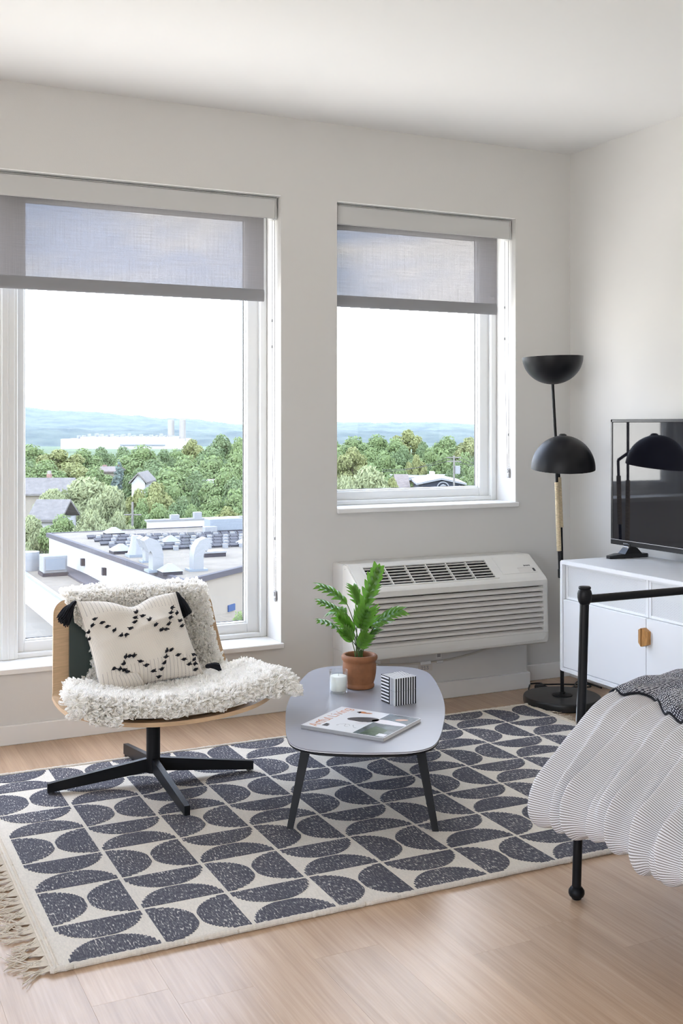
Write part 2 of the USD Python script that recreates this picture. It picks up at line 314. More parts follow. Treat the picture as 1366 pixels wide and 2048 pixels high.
# cotton cushion cover: dotted vertical threads
M['cushion_cotton'] = usdkit.material(stage, '/World/Looks/cushion_cotton', {
    'c': ('uvmap', {}), 's': ('separate_xyz', {}), 'n': ('noise_texture', {'scale': 3.0, 'detail': 2.0}),
    'u1': ('math', {'math_type': 'multiply', 'value2': 95.0}), 'f': ('math', {'math_type': 'fraction'}), 'k': ('math', {'math_type': 'less_than', 'value2': 0.34}),
    'v1': ('math', {'math_type': 'multiply', 'value2': 120.0}), 'vf': ('math', {'math_type': 'fraction'}), 'vk': ('math', {'math_type': 'less_than', 'value2': 0.6}),
    'a': ('math', {'math_type': 'multiply'}), 'w': ('map_range', {'from_min': 0.35, 'from_max': 0.65, 'to_min': 0.25, 'to_max': 0.75, 'clamp': True}), 'a2': ('math', {'math_type': 'multiply'}),
    'q1': ('math', {'math_type': 'multiply', 'value2': 27.0}), 'q2': ('math', {'math_type': 'fraction'}), 'q3': ('math', {'math_type': 'less_than', 'value2': 0.13}), 'q4': ('math', {'math_type': 'multiply', 'value2': 70.0}), 'q5': ('math', {'math_type': 'fraction'}), 'q6': ('math', {'math_type': 'less_than', 'value2': 0.6}),
    'q7': ('math', {'math_type': 'multiply'}), 'lo': ('math', {'math_type': 'less_than', 'value2': 0.20}), 'hi': ('math', {'math_type': 'greater_than', 'value2': 0.80}), 'lh': ('math', {'math_type': 'add'}), 'q8': ('math', {'math_type': 'multiply'}), 'q9': ('math', {'math_type': 'multiply', 'value2': 0.85}), 'mx': ('math', {'math_type': 'maximum'}),
    'mix': ('mix_color', {'a': (0.74, 0.675, 0.59), 'b': (0.20, 0.18, 0.175)}), 'bu': ('bump', {'strength': 0.25, 'distance': 0.001, 'invert': True}), 'p': ('principled_bsdf', {'roughness': 0.95, 'specular_ior_level': 0.1})},
    [('c.UV', 's.vector'), ('s.x', 'u1.value1'), ('u1.value', 'f.value1'), ('f.value', 'k.value1'), ('s.y', 'v1.value1'), ('v1.value', 'vf.value1'), ('vf.value', 'vk.value1'), ('k.value', 'a.value1'), ('vk.value', 'a.value2'),
     ('c.UV', 'n.vector'), ('n.fac', 'w.value'), ('a.value', 'a2.value1'), ('w.result', 'a2.value2'), ('s.x', 'q1.value1'), ('q1.value', 'q2.value1'), ('q2.value', 'q3.value1'), ('s.y', 'q4.value1'), ('q4.value', 'q5.value1'), ('q5.value', 'q6.value1'), ('q3.value', 'q7.value1'), ('q6.value', 'q7.value2'),
     ('s.y', 'lo.value1'), ('s.y', 'hi.value1'), ('lo.value', 'lh.value1'), ('hi.value', 'lh.value2'), ('q7.value', 'q8.value1'), ('lh.value', 'q8.value2'), ('q8.value', 'q9.value1'), ('a2.value', 'mx.value1'), ('q9.value', 'mx.value2'), ('mx.value', 'mix.fac'), ('mix.result', 'p.base_color'), ('a.value', 'bu.height'), ('bu.normal', 'p.normal')], surface='p.BSDF')

# perforated steel: round holes cut through a sheet
M['perforated'] = usdkit.material(stage, '/World/Looks/perforated', {
    'c': ('texture_coordinate', {}), 'm': ('mapping', {'scale': (0, 205, 205)}), 'v': ('voronoi_texture', {'scale': 1.0, 'randomness': 0.0, 'dimensions': '2D'}), 'sw': ('separate_xyz', {}), 'cb': ('combine_xyz', {}),
    'zp': ('math', {'math_type': 'add', 'value2': 0.5}), 'rw': ('math', {'math_type': 'floor'}), 'hf': ('math', {'math_type': 'multiply_add', 'value2': 0.5, 'value3': 0.0}), 'ad': ('math', {'math_type': 'add'}),
    'k': ('math', {'math_type': 'less_than', 'value2': 0.25}), 'p': ('principled_bsdf', {'base_color': (0.78, 0.79, 0.81), 'roughness': 0.45}), 't': ('transparent_bsdf', {}), 'mix': ('mix_closure', {})},
    [('c.object', 'm.vector'), ('m.vector', 'sw.vector'), ('sw.z', 'zp.value1'), ('zp.value', 'rw.value1'), ('rw.value', 'hf.value1'), ('sw.y', 'ad.value1'), ('hf.value', 'ad.value2'), ('ad.value', 'cb.x'), ('sw.z', 'cb.y'), ('cb.vector', 'v.vector'),
     ('v.distance', 'k.value1'), ('k.value', 'mix.fac'), ('p.BSDF', 'mix.closure1'), ('t.BSDF', 'mix.closure2')], surface='mix.closure')

def leafy(name, c1, c2, tl=0.35, rough=0.5, spec=0.3, per='random_per_island', src='geometry'):
    return usdkit.material(stage, f'/World/Looks/{name}', {
        'g': (src, {}), 'r': ('rgb_ramp', {'ramp': [(0.0, c1), (1.0, c2)]}), 'p': ('principled_bsdf', {'roughness': rough, 'specular_ior_level': spec}), 't': ('translucent_bsdf', {}), 'm': ('mix_closure', {'fac': tl})},
        [(f'g.{per}', 'r.fac'), ('r.color', 'p.base_color'), ('r.color', 't.color'), ('p.BSDF', 'm.closure1'), ('t.BSDF', 'm.closure2')], surface='m.closure')
M['fern_leaf'] = leafy('fern_leaf', (0.10, 0.25, 0.025), (0.22, 0.42, 0.04), 0.45, 0.25, 0.7)

D, XR, ZC = 4.605, 3.543, 2.70           # window wall, right wall, ceiling
XL, YB = -2.3, -3.0

# ------------------------------------------------------------------ the room
rng = random.Random(5)
flo = thing('floor', 'light oak plank floor of the room', 'floor', (0, 0, 0), kind='structure')
part(flo, 'subfloor', box(XL, XR, YB, D, -0.12, -0.0135), 'bed_deck', label='layer under the planks')
PW, PL = 0.18, 1.22
known = {0.745: 2.381, 1.465: 2.288, 1.105: 2.437}
x = 0.925 - PW * 18
while x < XR - 0.02:
    xa, xb = max(x, XL), min(x + PW, XR)
    j = next((v for k, v in known.items() if abs(k - x) < 0.02), None)
    y = (j if j is not None else rng.uniform(0, PL)) - PL * 6
    while y < D:
        ya, yb = max(y, YB), min(y + PL, D)
        if xb > XL + 0.01 and yb - ya > 0.02:
            part(flo, 'plank', box(xa + 0.0001, xb - 0.0001, ya + 0.0001, yb - 0.0001, -0.013, 0, 0.00025), 'oak_floor', smooth=False)
        y += PL
    x += PW

ceil = single('ceiling', 'plain white painted ceiling', 'ceiling', box(XL - 0.2, XR + 0.2, YB - 0.2, D + 0.3, ZC, ZC + 0.2), 'ceiling_paint', kind='structure')
W1 = (-0.45, 1.921, 0.288, 2.344); W2 = (2.203, 3.203, 0.888, 2.344); YO = 4.86
wb = [box(XL - 0.2, W1[0], D, YO, -0.12, ZC), box(W1[0], W2[1], D, YO, W1[3], ZC), box(W2[1], XR + 0.2, D, YO, -0.12, ZC), box(W1[0], W1[1], D, YO, -0.12, W1[2]), box(W1[1], W2[0], D, YO, -0.12, W2[3]), box(W2[0], W2[1], D, YO, -0.12, W2[2])]
wm = mf(wb[0])
for b in wb[1:]: wm = wm + mf(b)
single('wall_front', 'grey painted wall with the two window openings', 'wall', wm, 'wall_paint', kind='structure')
single('wall_right', 'grey painted wall behind the television', 'wall', box(XR, XR + 0.2, YB - 0.2, D, -0.12, ZC), 'wall_paint', kind='structure')
LW = [(-2.6, -0.4, 0.30, 2.40), (-0.1, 1.6, 0.30, 2.40)]     # windows of the left wall, outside the picture
wl = mf(box(XL - 0.2, XL, YB - 0.2, D, -0.12, ZC))
for a, b, c, d in LW: wl = wl - mf(box(XL - 0.3, XL + 0.1, a, b, c, d))
single('wall_left', 'grey painted wall on the far left side of the room', 'wall', wl, 'wall_paint', kind='structure')
single('wall_rear', 'grey painted wall behind the camera', 'wall', box(XL, XR, YB - 0.2, YB, -0.12, ZC), 'wall_paint', kind='structure')

# boxed-out chase below the air conditioner, and the baseboards
CX0, CX1, CD = 2.185, 3.185, 0.12
single('trim_1', 'grey boxed-out wall chase under the air conditioner', 'wall', box(CX0, CX1, D - CD, D, 0, 0.262), 'wall_paint', kind='structure')
def bb(a, b):   # baseboard piece with an eased top edge
    return box(a[0], b[0], a[1], b[1], 0, 0.08, 0.003)
T_ = 0.014
single('baseboard_front', 'low white baseboard under the windows and around the chase', 'baseboard',
       cat([bb((XL, D - T_), (CX0 - T_, D)), bb((CX0 - T_, D - CD - T_), (CX0, D)), bb((CX0, D - CD - T_), (CX1 + T_, D - CD)), bb((CX1, D - CD), (CX1 + T_, D)), bb((CX1 + T_, D - T_), (XR, D))]), 'trim_paint', kind='structure')
single('baseboard_right', 'low white baseboard of the wall behind the television', 'baseboard', bb((XR - T_, YB), (XR, D - T_)), 'trim_paint', kind='structure')
single('baseboard_left', 'low white baseboard of the left wall', 'baseboard', bb((XL, YB), (XL + T_, D - T_)), 'trim_paint', kind='structure')

def ring(x0, x1, z0, z1, y0, y1, wl, wr, wb_, wt, c=0.003):
    return [box(x0, x0 + wl, y0, y1, z0, z1, c), box(x1 - wr, x1, y0, y1, z0, z1, c), box(x0 + wl, x1 - wr, y0, y1, z0, z0 + wb_, c), box(x0 + wl, x1 - wr, y0, y1, z1 - wt, z1, c)]

def sash(win, x0, x1, z0, z1, wl, wr):
    part(win, 'sash', cat(ring(x0, x1, z0, z1, 4.80, 4.85, wl, wr, 0.045, 0.05) + ring(x0 + wl - 0.004, x1 - wr + 0.004, z0 + 0.041, z1 - 0.046, 4.812, 4.83, 0.012, 0.012, 0.012, 0.012, 0.004)), 'vinyl')
    part(win, 'gasket', cat(ring(x0 + wl - 0.004, x1 - wr + 0.004, z0 + 0.041, z1 - 0.046, 4.829, 4.834, 0.014, 0.014, 0.014, 0.014, 0)), 'plastic_dark', label='thin dark seal around the glass')
    part(win, 'glass_pane', box(x0 + wl, x1 - wr, 4.822, 4.828, z0 + 0.045, z1 - 0.05), 'glass')

def sill(win, x0, x1, z0):
    part(win, 'window_sill', box(x0 - 0.002, x1 + 0.009, D - 0.02, D - 0.0005, z0, z0 + 0.023, 0.003), 'trim_paint')
    part(win, 'window_stool', box(x0 + 0.0005, x1 - 0.0005, D - 0.002, 4.78, z0 + 0.0005, z0 + 0.0228), 'trim_paint')

w1 = thing('window_1', 'tall white window with a wide pane, behind the armchair', 'window', (0.735, 4.8, W1[2]), kind='structure')
zb, zt = W1[2] + 0.023, W1[3]
part(w1, 'window_frame', cat(ring(W1[0], W1[1], zb, zt, 4.775, 4.855, 0.034, 0.034, 0.022, 0.034)), 'vinyl')
part(w1, 'head_liner', box(W1[0] + 0.0005, W1[1] - 0.0005, D + 0.0005, 4.78, zt - 0.004, zt - 0.0003), 'liner_white')
part(w1, 'mullion', cat([box(0.705, 0.785, 4.765, 4.855, zb, zt, 0.003), box(0.718, 0.772, 4.760, 4.77, zb, zt, 0.003), box(0.741, 0.749, 4.757, 4.765, zb, zt, 0.002)]), 'vinyl')
sash(w1, 0.783, 1.889, zb + 0.020, zt - 0.03, 0.034, 0.058)
sash(w1, W1[0] + 0.032, 0.707, zb + 0.020, zt - 0.03, 0.058, 0.034)
sill(w1, W1[0], W1[1], W1[2])
w2 = thing('window_2', 'smaller white window above the air conditioner', 'window', (2.7, 4.8, W2[2]), kind='structure')
zb2 = W2[2] + 0.023
part(w2, 'window_frame', cat(ring(W2[0], W2[1], zb2, zt, 4.775, 4.855, 0.034, 0.034, 0.022, 0.034)), 'vinyl')
part(w2, 'head_liner', box(W2[0] + 0.0005, W2[1] - 0.0005, D + 0.0005, 4.78, zt - 0.004, zt - 0.0003), 'liner_white')
sash(w2, W2[0] + 0.032, W2[1] - 0.032, zb2 + 0.020, zt - 0.03, 0.058, 0.058)
sill(w2, W2[0], W2[1], W2[2])

for k, (a, b, c, d) in enumerate(LW):
    w = thing(f'window_{k + 3}', ('wide white window of the left wall, the one nearer the rear', 'white window of the left wall, nearer the armchair')[k], 'window', (XL - 0.1, (a + b) / 2, c), kind='structure')
    part(w, 'window_frame', cat([box(XL - 0.15, XL - 0.08, a, a + 0.06, c, d), box(XL - 0.15, XL - 0.08, b - 0.06, b, c, d), box(XL - 0.15, XL - 0.08, a, b, c, c + 0.06), box(XL - 0.15, XL - 0.08, a, b, d - 0.06, d), box(XL - 0.15, XL - 0.08, (a + b) / 2 - 0.03, (a + b) / 2 + 0.03, c, d)]), 'vinyl')
    part(w, 'glass_pane', box(XL - 0.118, XL - 0.112, a + 0.05, b - 0.05, c + 0.05, d - 0.05), 'glass')

def bead_strand(points, pitch=0.006, r=0.0021):
    P = np.asarray(points, float); L = np.r_[0, np.cumsum(np.linalg.norm(np.diff(P, axis=0), axis=1))]
    s = np.arange(0, L[-1], pitch); Q = np.stack([np.interp(s, L, P[:, k]) for k in range(3)], 1)
    o = trimesh.creation.icosahedron(); V = (Q[:, None] + o.vertices[None] * r / np.linalg.norm(o.vertices[0])).reshape(-1, 3)
    F = (o.faces[None] + (np.arange(len(Q)) * len(o.vertices))[:, None, None]).reshape(-1, 3)
    return cat([trimesh.Trimesh(V, F, process=False), tube(P, 0.0006, 5)])

def roller_shade(label, x0, x1, xc0, xc1, zh, tens, stops):
    t = thing('roller_shade', label, 'roller shade', ((x0 + x1) / 2, 4.65, zh), group=None)
    part(t, 'fascia', cat([box(x0, x1 - 0.006, 4.628, 4.640, 2.240, 2.334, 0.004), box(x0, x1 - 0.006, 4.628, 4.70, 2.326, 2.334, 0.002)]), 'fascia')
    part(t, 'end_bracket', box(x1 - 0.006, x1, 4.628, 4.705, 2.238, 2.335, 0.002), 'fascia')
    part(t, 'roller', tube([(xc0, 4.668, 2.285), (xc1, 4.668, 2.285)], 0.028, 20), 'fascia')
    part(t, 'cloth', trimesh.Trimesh([(xc0, 4.695, zh + 0.004), (xc1, 4.695, zh + 0.004), (xc1, 4.695, 2.29), (xc0, 4.695, 2.29)], [(0, 1, 2), (0, 2, 3)], process=False), 'shade_cloth', smooth=False, label='grey see-through woven cloth')
    hem = tube([(xc0, 4.695, zh + 0.027), (xc1, 4.695, zh + 0.027)], 1, 12)
    hem.vertices[:, 1] = 4.695 + (hem.vertices[:, 1] - 4.695) * 0.007; hem.vertices[:, 2] = zh + 0.027 + (hem.vertices[:, 2] - zh - 0.027) * 0.028
    part(t, 'hem_bar', hem, 'hem_bar')
    zt_ = tens + 0.045; xw = x1 + 0.004
    part(t, 'bead_chain', cat([bead_strand([(xw - 0.006, 4.650, 2.245), (xw - 0.004, 4.652, 1.2 if tens < 0.8 else 1.6), (xw + 0.001, 4.655, zt_)]), bead_strand([(xw - 0.002, 4.688, 2.245), (xw - 0.002, 4.686, 1.2 if tens < 0.8 else 1.6), (xw + 0.001, 4.668, zt_)])]), 'chain_grey', label='fine steel bead chain loop')
    for (yy, zz) in stops:
        part(t, 'chain_stop', tube([(xw - 0.004, yy, zz - 0.006), (xw - 0.004, yy, zz + 0.006)], 0.004, 8), 'chain_grey')
    part(t, 'chain_tensioner', cat([box(xw - 0.004, xw + 0.0055, 4.650, 4.674, tens, tens + 0.05, 0.004), tube([(xw - 0.007, 4.662, tens + 0.036), (xw + 0.004, 4.662, tens + 0.036)], 0.009, 14)]), 'tension_grey')
    part(t, 'tensioner_screw', tube([(xw - 0.008, 4.654, tens + 0.022), (xw + 0.003, 4.654, tens + 0.022)], 0.0035, 8), 'chrome')
roller_shade('grey roller shade with steel bead chain on the tall window', W1[0] + 0.01, W1[1] - 0.011, W1[0] + 0.05, 1.873, 1.868, 0.49, [(4.652, 0.78), (4.686, 1.78), (4.686, 1.66)])
roller_shade('grey roller shade with steel bead chain on the smaller window over the air conditioner', W2[0] + 0.01, W2[1] - 0.011, W2[0] + 0.022, 3.148, 1.862, 1.03, [(4.686, 1.90), (4.686, 1.74), (4.652, 1.25)])

# ------------------------------------------------------------------ wall air conditioner
ac = thing('air_conditioner', 'cream wall air conditioner with slatted front under the smaller window', 'air conditioner', (2.68, 4.45, 0.25))
AX0, AX1 = 2.180, 3.184
part(ac, 'wall_sleeve', box(AX0, AX1, D - 0.107, D - 0.0005, 0.262, 0.664, 0.004), 'wall_paint', label='grey painted sleeve against the wall')
def dz(pts): return [(D - d, z) for d, z in pts]
front = dz([(0.107, 0.252), (0.107, 0.658), (0.112, 0.665), (0.138, 0.667), (0.150, 0.662), (0.283, 0.572), (0.296, 0.558), (0.299, 0.545), (0.301, 0.534), (0.262, 0.532), (0.262, 0.312), (0.306, 0.310), (0.305, 0.275), (0.299, 0.261), (0.285, 0.254)])
fullp = dz([(0.107, 0.252), (0.107, 0.658), (0.112, 0.665), (0.138, 0.667), (0.150, 0.662), (0.283, 0.572), (0.296, 0.558), (0.299, 0.545), (0.304, 0.312), (0.306, 0.310), (0.305, 0.275), (0.299, 0.261), (0.285, 0.254)])
def inset(poly, k): return [(D - 0.107 - (D - 0.107 - y) * (1 - k), 0.45 + (z - 0.45) * (1 - 0.5 * k)) for y, z in poly]
bodym = mf(extrude_x(front, AX0 + 0.03, AX1 - 0.03))
for a, b in ((AX0 + 0.008, AX0 + 0.031), (AX1 - 0.031, AX1 - 0.008)): bodym = bodym + mf(extrude_x(fullp, a, b))
for xa, xb, k in ((AX0, AX0 + 0.009, 0.05), (AX1 - 0.009, AX1, 0.05)):
    inner = extrude_x(fullp, 0, 1); outer = extrude_x(inset(fullp, k), 0, 1)
    pin = np.array(fullp); pout = np.array(inset(fullp, k))
    near, far = (xb, xa) if xa < 2.5 else (xa, xb)
    bodym = bodym + manifold3d.Manifold.hull_points(np.vstack([np.c_[np.full(len(pin), near), pin], np.c_[np.full(len(pout), far), pout]]).astype(np.float32)) if False else bodym + mf(extrude_x(inset(fullp, 0.03), xa, xb))
P0, P1 = np.array([D - 0.150, 0.662]), np.array([D - 0.283, 0.572])
sd = (P1 - P0); SL = np.linalg.norm(sd); sd /= SL; sn = np.array([-sd[1], sd[0]]); sn = sn if sn[1] > 0 else -sn
def slope(xa, xb, s0, s1, h0, h1, c=0):
    """A block lying on the sloped top panel: s runs down the slope, h stands out of it."""
    b = box(xa, xb, s0, s1, h0, h1, c); v = b.vertices.copy()
    q = P0 + v[:, 1:2] * sd + v[:, 2:3] * sn
    b.vertices = np.stack([v[:, 0], q[:, 0], q[:, 1]], 1); b.fix_normals(); return b
GX0, GX1, GS0, GS1 = 2.252, 2.905, 0.020, 0.142
bodym = bodym - mf(slope(GX0, GX1, GS0, GS1, -0.045, 0.02))
NX0, NX1 = 3.055, 3.150
bodym = bodym - mf(slope(NX0, NX1, 0.090, 0.122, -0.02, 0.02, 0.008))
part(ac, 'cover', bodym, 'plastic_cream', smooth=25)
part(ac, 'louver_backing', box(AX0 + 0.031, AX1 - 0.031, D - 0.2628, D - 0.2615, 0.3125, 0.5315), 'vent_grey')
part(ac, 'grille_backing', cat([slope(GX0 + 0.001, GX1 - 0.001, GS0 + 0.001, GS1 - 0.001, -0.0449, -0.042), slope(GX0 + 0.0002, GX1 - 0.0002, GS0 + 0.0002, GS0 + 0.0012, -0.044, -0.004), slope(GX0 + 0.0002, GX1 - 0.0002, GS1 - 0.0012, GS1 - 0.0002, -0.044, -0.004), slope(GX0 + 0.0002, GX0 + 0.0012, GS0, GS1, -0.044, -0.004), slope(GX1 - 0.0012, GX1 - 0.0002, GS0, GS1, -0.044, -0.004)]), 'plastic_dark')
part(ac, 'grille_rim', cat([slope(GX0 - 0.014, GX0, GS0 - 0.006, GS1 + 0.008, -0.002, 0.002, 0.001), slope(GX1, GX1 + 0.018, GS0 - 0.006, GS1 + 0.008, -0.002, 0.002, 0.001), slope(GX0, GX1, GS0 - 0.006, GS0, -0.002, 0.002, 0.001), slope(GX0, GX1, GS1, GS1 + 0.008, -0.002, 0.002, 0.001)]), 'plastic_cream')
for k in range(6):
    s = GS0 + 0.006 + k * (GS1 - GS0 - 0.006) / 6
    part(ac, 'grille_slat', slope(GX0, GX1, s, s + 0.0052, -0.0075, -0.002, 0.001), 'plastic_louver')
for k in range(1, 6):
    xx = GX0 + k * (GX1 - GX0) / 6
    part(ac, 'grille_rib', slope(xx - 0.002, xx + 0.002, GS0, GS1, -0.014, 0.0005), 'plastic_cream')
part(ac, 'control_door', slope(2.955, 3.155, 0.006, 0.128, -0.001, 0.0012, 0.001), 'plastic_cream')
part(ac, 'control_notch', cat([slope(NX0, NX1, 0.088, 0.094, -0.004, 0.0018, 0.001), slope(NX1 - 0.012, NX1, 0.094, 0.122, -0.004, 0.0018, 0.001), slope(NX0, NX1 - 0.012, 0.094, 0.122, -0.004, 0.0014)]), 'plastic_louver', label='recessed grip of the control door')
part(ac, 'grip_end', slope(NX1 - 0.014, NX1 - 0.002, 0.098, 0.119, 0.0005, 0.003, 0.001), 'plastic_dark')
lt = meshkit.text_mesh('Amana', 0.0085, 0.0006, bold=True)
o2 = P0 + sd * 0.080 + sn * 0.0011
part(ac, 'lettering', frame_mesh((3.098, o2[0], o2[1]), np.array([1, 0, 0.]), np.array([0, -sd[0], -sd[1]]), np.array([0, sn[0], sn[1]]), lt), 'plastic_dark', smooth=False)
for k in range(9):      # the nine horizontal louvers of the front: each leans out over a shadow gap
    zt_ = 0.532 - k * 0.0246
    pf = dz([(0.2618, zt_ - 0.0068), (0.290, zt_ - 0.0068), (0.3005 + 0.0003 * k, zt_ - 0.0135), (0.3025 + 0.0003 * k, zt_ - 0.0243), (0.2618, zt_ - 0.0243)])
    part(ac, 'louver', extrude_x(pf, AX0 + 0.0302, AX1 - 0.0302), 'plastic_louver', smooth=20)
part(ac, 'access_screw', tube([(AX0 + 0.02, D - 0.16, 0.645), (AX0 + 0.001, D - 0.13, 0.645)], 0.003, 8), 'chrome')

def curve_pts(pts, n=30):
    from scipy.interpolate import CubicSpline
    P = np.asarray(pts, float); s = np.r_[0, np.cumsum(np.linalg.norm(np.diff(P, axis=0), axis=1))]
    return CubicSpline(s, P)(np.linspace(0, s[-1], n))
YC = D - CD
cab = thing('power_cable', 'beige power cable sagging below the air conditioner', 'cable', (2.7, YC, 0.15))
part(cab, 'cable', tube(curve_pts([(3.12, YC - 0.03, 0.253), (2.98, YC - 0.010, 0.222), (2.82, YC - 0.006, 0.193), (2.66, YC - 0.006, 0.180), (2.52, YC - 0.006, 0.182), (2.40, YC - 0.006, 0.190), (2.33, YC - 0.012, 0.196)], 40), 0.005, 8), 'cord_beige')
part(cab, 'plug', box(2.31, 2.345, YC - 0.03, YC - 0.006, 0.186, 0.206, 0.005), 'cord_beige')
part(cab, 'cable_clip', box(2.575, 2.632, YC - 0.014, YC - 0.001, 0.172, 0.188, 0.003), 'plastic_clear', label='clear clip around the cable, left')
part(cab, 'cable_clip', box(2.664, 2.700, YC - 0.014, YC - 0.001, 0.172, 0.184, 0.003), 'plastic_clear', label='clear clip around the cable, right')
ol = thing('wall_outlet', 'beige outlet plate behind the plant pot under the air conditioner', 'outlet', (2.35, YC, 0.15))
part(ol, 'cover_plate', box(2.285, 2.415, YC - 0.006, YC - 0.0005, 0.135, 0.225, 0.003), 'plate_beige')
for z in (0.158, 0.20): part(ol, 'socket', box(2.335, 2.365, YC - 0.0075, YC - 0.005, z - 0.012, z + 0.012, 0.003), 'trim_paint')
tg = thing('number_tag', 'small white tag stuck below the air conditioner with printed numbers', 'tag', (2.6, YC, 0.14))
part(tg, 'plate', box(2.568, 2.645, YC - 0.002, YC - 0.0005, 0.138, 0.170), 'plate_beige')
part(tg, 'lettering', frame_mesh((2.580, YC - 0.0021, 0.146), np.array([1, 0, 0.]), np.array([0, 0, 1.]), np.array([0, -1, 0.]), meshkit.text_mesh('213', 0.017, 0.0008, bold=True)), 'ink_grey', smooth=False)
st = thing('cable_sticker', 'tiny square white sticker above the sagging cable', 'sticker', (2.68, YC, 0.19))
part(st, 'plate', box(2.664, 2.696, YC - 0.002, YC - 0.0005, 0.192, 0.222), 'trim_paint')
part(st, 'print', cat([box(2.671, 2.689, YC - 0.0026, YC - 0.0019, 0.199, 0.215)]), 'ink_grey')

# ------------------------------------------------------------------ rug
RX0, RX1, RY0, RY1, RZ = 0.512, 2.985, 2.640, 4.188, 0.010
rug = thing('rug', 'large cream rug woven with dark grey half-leaf motifs and fringed ends', 'rug', ((RX0 + RX1) / 2, (RY0 + RY1) / 2, 0))
part(rug, 'ground_weave', box(RX0, RX1, RY0, RY1, 0.0004, RZ, 0.003), 'rug_cream')
rr = np.random.default_rng(3)
def bound_edge(y):
    xs = np.linspace(RX0, RX1, 420); P = np.c_[xs, y + rr.normal(0, 0.0007, 420), np.full(420, 0.0085)]
    return tube(P, 0.0078 + rr.normal(0, 0.0006, 420), 9)
part(rug, 'bound_edge', bound_edge(RY0 + 0.004), 'rug_cream'); part(rug, 'bound_edge', bound_edge(RY1 - 0.004), 'rug_cream')
CW, CH, X0, Y0 = 0.2405, 0.2205, 0.553, 2.646
NX, NY = 10, 7
STEP = 0.0075
def half_leaf(w, h):
    """Half ellipse standing on its flat side (x from 0 to w, bulge h), its rim stepped like the weave."""
    a = w / 2; up, n = [], int(round(w / STEP))
    xs = np.linspace(0, w, n + 1)
    for i in range(n):
        xm = (xs[i] + xs[i + 1]) / 2
        y = min(h, 1.025 * h * max(0.0, 1 - abs((xm - a) / a) ** 2.0) ** 0.52)
        up += [(xs[i], y), (xs[i + 1], y)]
    return Polygon([(0, 0), (w, 0)] + up[::-1]).buffer(0)
for i in range(NX):
    for j in range(NY):
        cx, cy = X0 + i * CW, Y0 + j * CH
        g = 0.0062
        if (i + j) % 2 == 0:      # lying pair: bulges face each other up and down
            p = half_leaf(CW - 2 * g, CH * 0.455)
            lo = shapely.affinity.translate(p, cx + g, cy + g)
            hi = shapely.affinity.translate(shapely.affinity.scale(p, 1, -1, origin=(0, 0)), cx + g, cy + CH - g)
        else:                     # standing pair
            p = shapely.affinity.affine_transform(half_leaf(CH - 2 * g, CW * 0.455), [0, 1, 1, 0, 0, 0])
            lo = shapely.affinity.translate(p, cx + g, cy + g)
            hi = shapely.affinity.translate(shapely.affinity.scale(p, -1, 1, origin=(0, 0)), cx + CW - g, cy + g)
        for q in (lo, hi):
            q = max(q.geoms, key=lambda t: t.area) if q.geom_type != 'Polygon' else q
            part(rug, 'motif', prism(q, RZ - 0.004, RZ + 0.0012), 'rug_dark', smooth=False)
def fringe(x, sgn, n, lmin, lmax, curl):
    S, W = [], []
    for k in range(n):
        y = RY0 + (k + 0.5) / n * (RY1 - RY0); knot = math.floor(k / 8)
        lean = math.sin(knot * 2.7) * 0.35 + math.sin(knot * 0.9) * 0.25
        L = lmin + (lmax - lmin) * (0.5 + 0.5 * math.sin(knot * 1.9)) + rr.normal(0, 0.006)
        t = np.linspace(0, 1, 7)
        yk = RY0 + (knot * 8 + 4) / n * (RY1 - RY0)
        pinch = np.clip(t * 2.5, 0, 1) * np.clip((1 - t) * 1.3, 0, 1)
        yy = y + (yk - y) * pinch * 0.8 + lean * L * t + curl * rr.normal(0, 0.5) * t ** 2 * L * 0.5
        xx = x + sgn * L * t
        zz = 0.009 - 0.006 * np.clip(t * 3, 0, 1) + np.abs(rr.normal(0, 0.0018, 7)) * (t > 0.2) + 0.001
        S.append(np.c_[xx, yy, np.maximum(zz, 0.002)]); W.append(np.full(7, 0.0029) * (1 - 0.2 * t))
    return np.array(S), np.array(W)
for x, s_, n, a, b, c in ((RX0, -1, 460, 0.045, 0.09, 1.6), (RX1, 1, 420, 0.025, 0.055, 1.6)):
    S, W = fringe(x, s_, n, a, b, c)
    curves(rug, 'fringe', S, W, 'fringe', label='loose knotted cream yarn ends')
    part(rug, 'end_hem', cat([tube(np.c_[np.full(300, x + s_ * d), np.linspace(RY0, RY1, 300), 0.0095 + rr.normal(0, 0.0008, 300)], 0.004, 7) for d in (-0.004, -0.018)]), 'fringe')

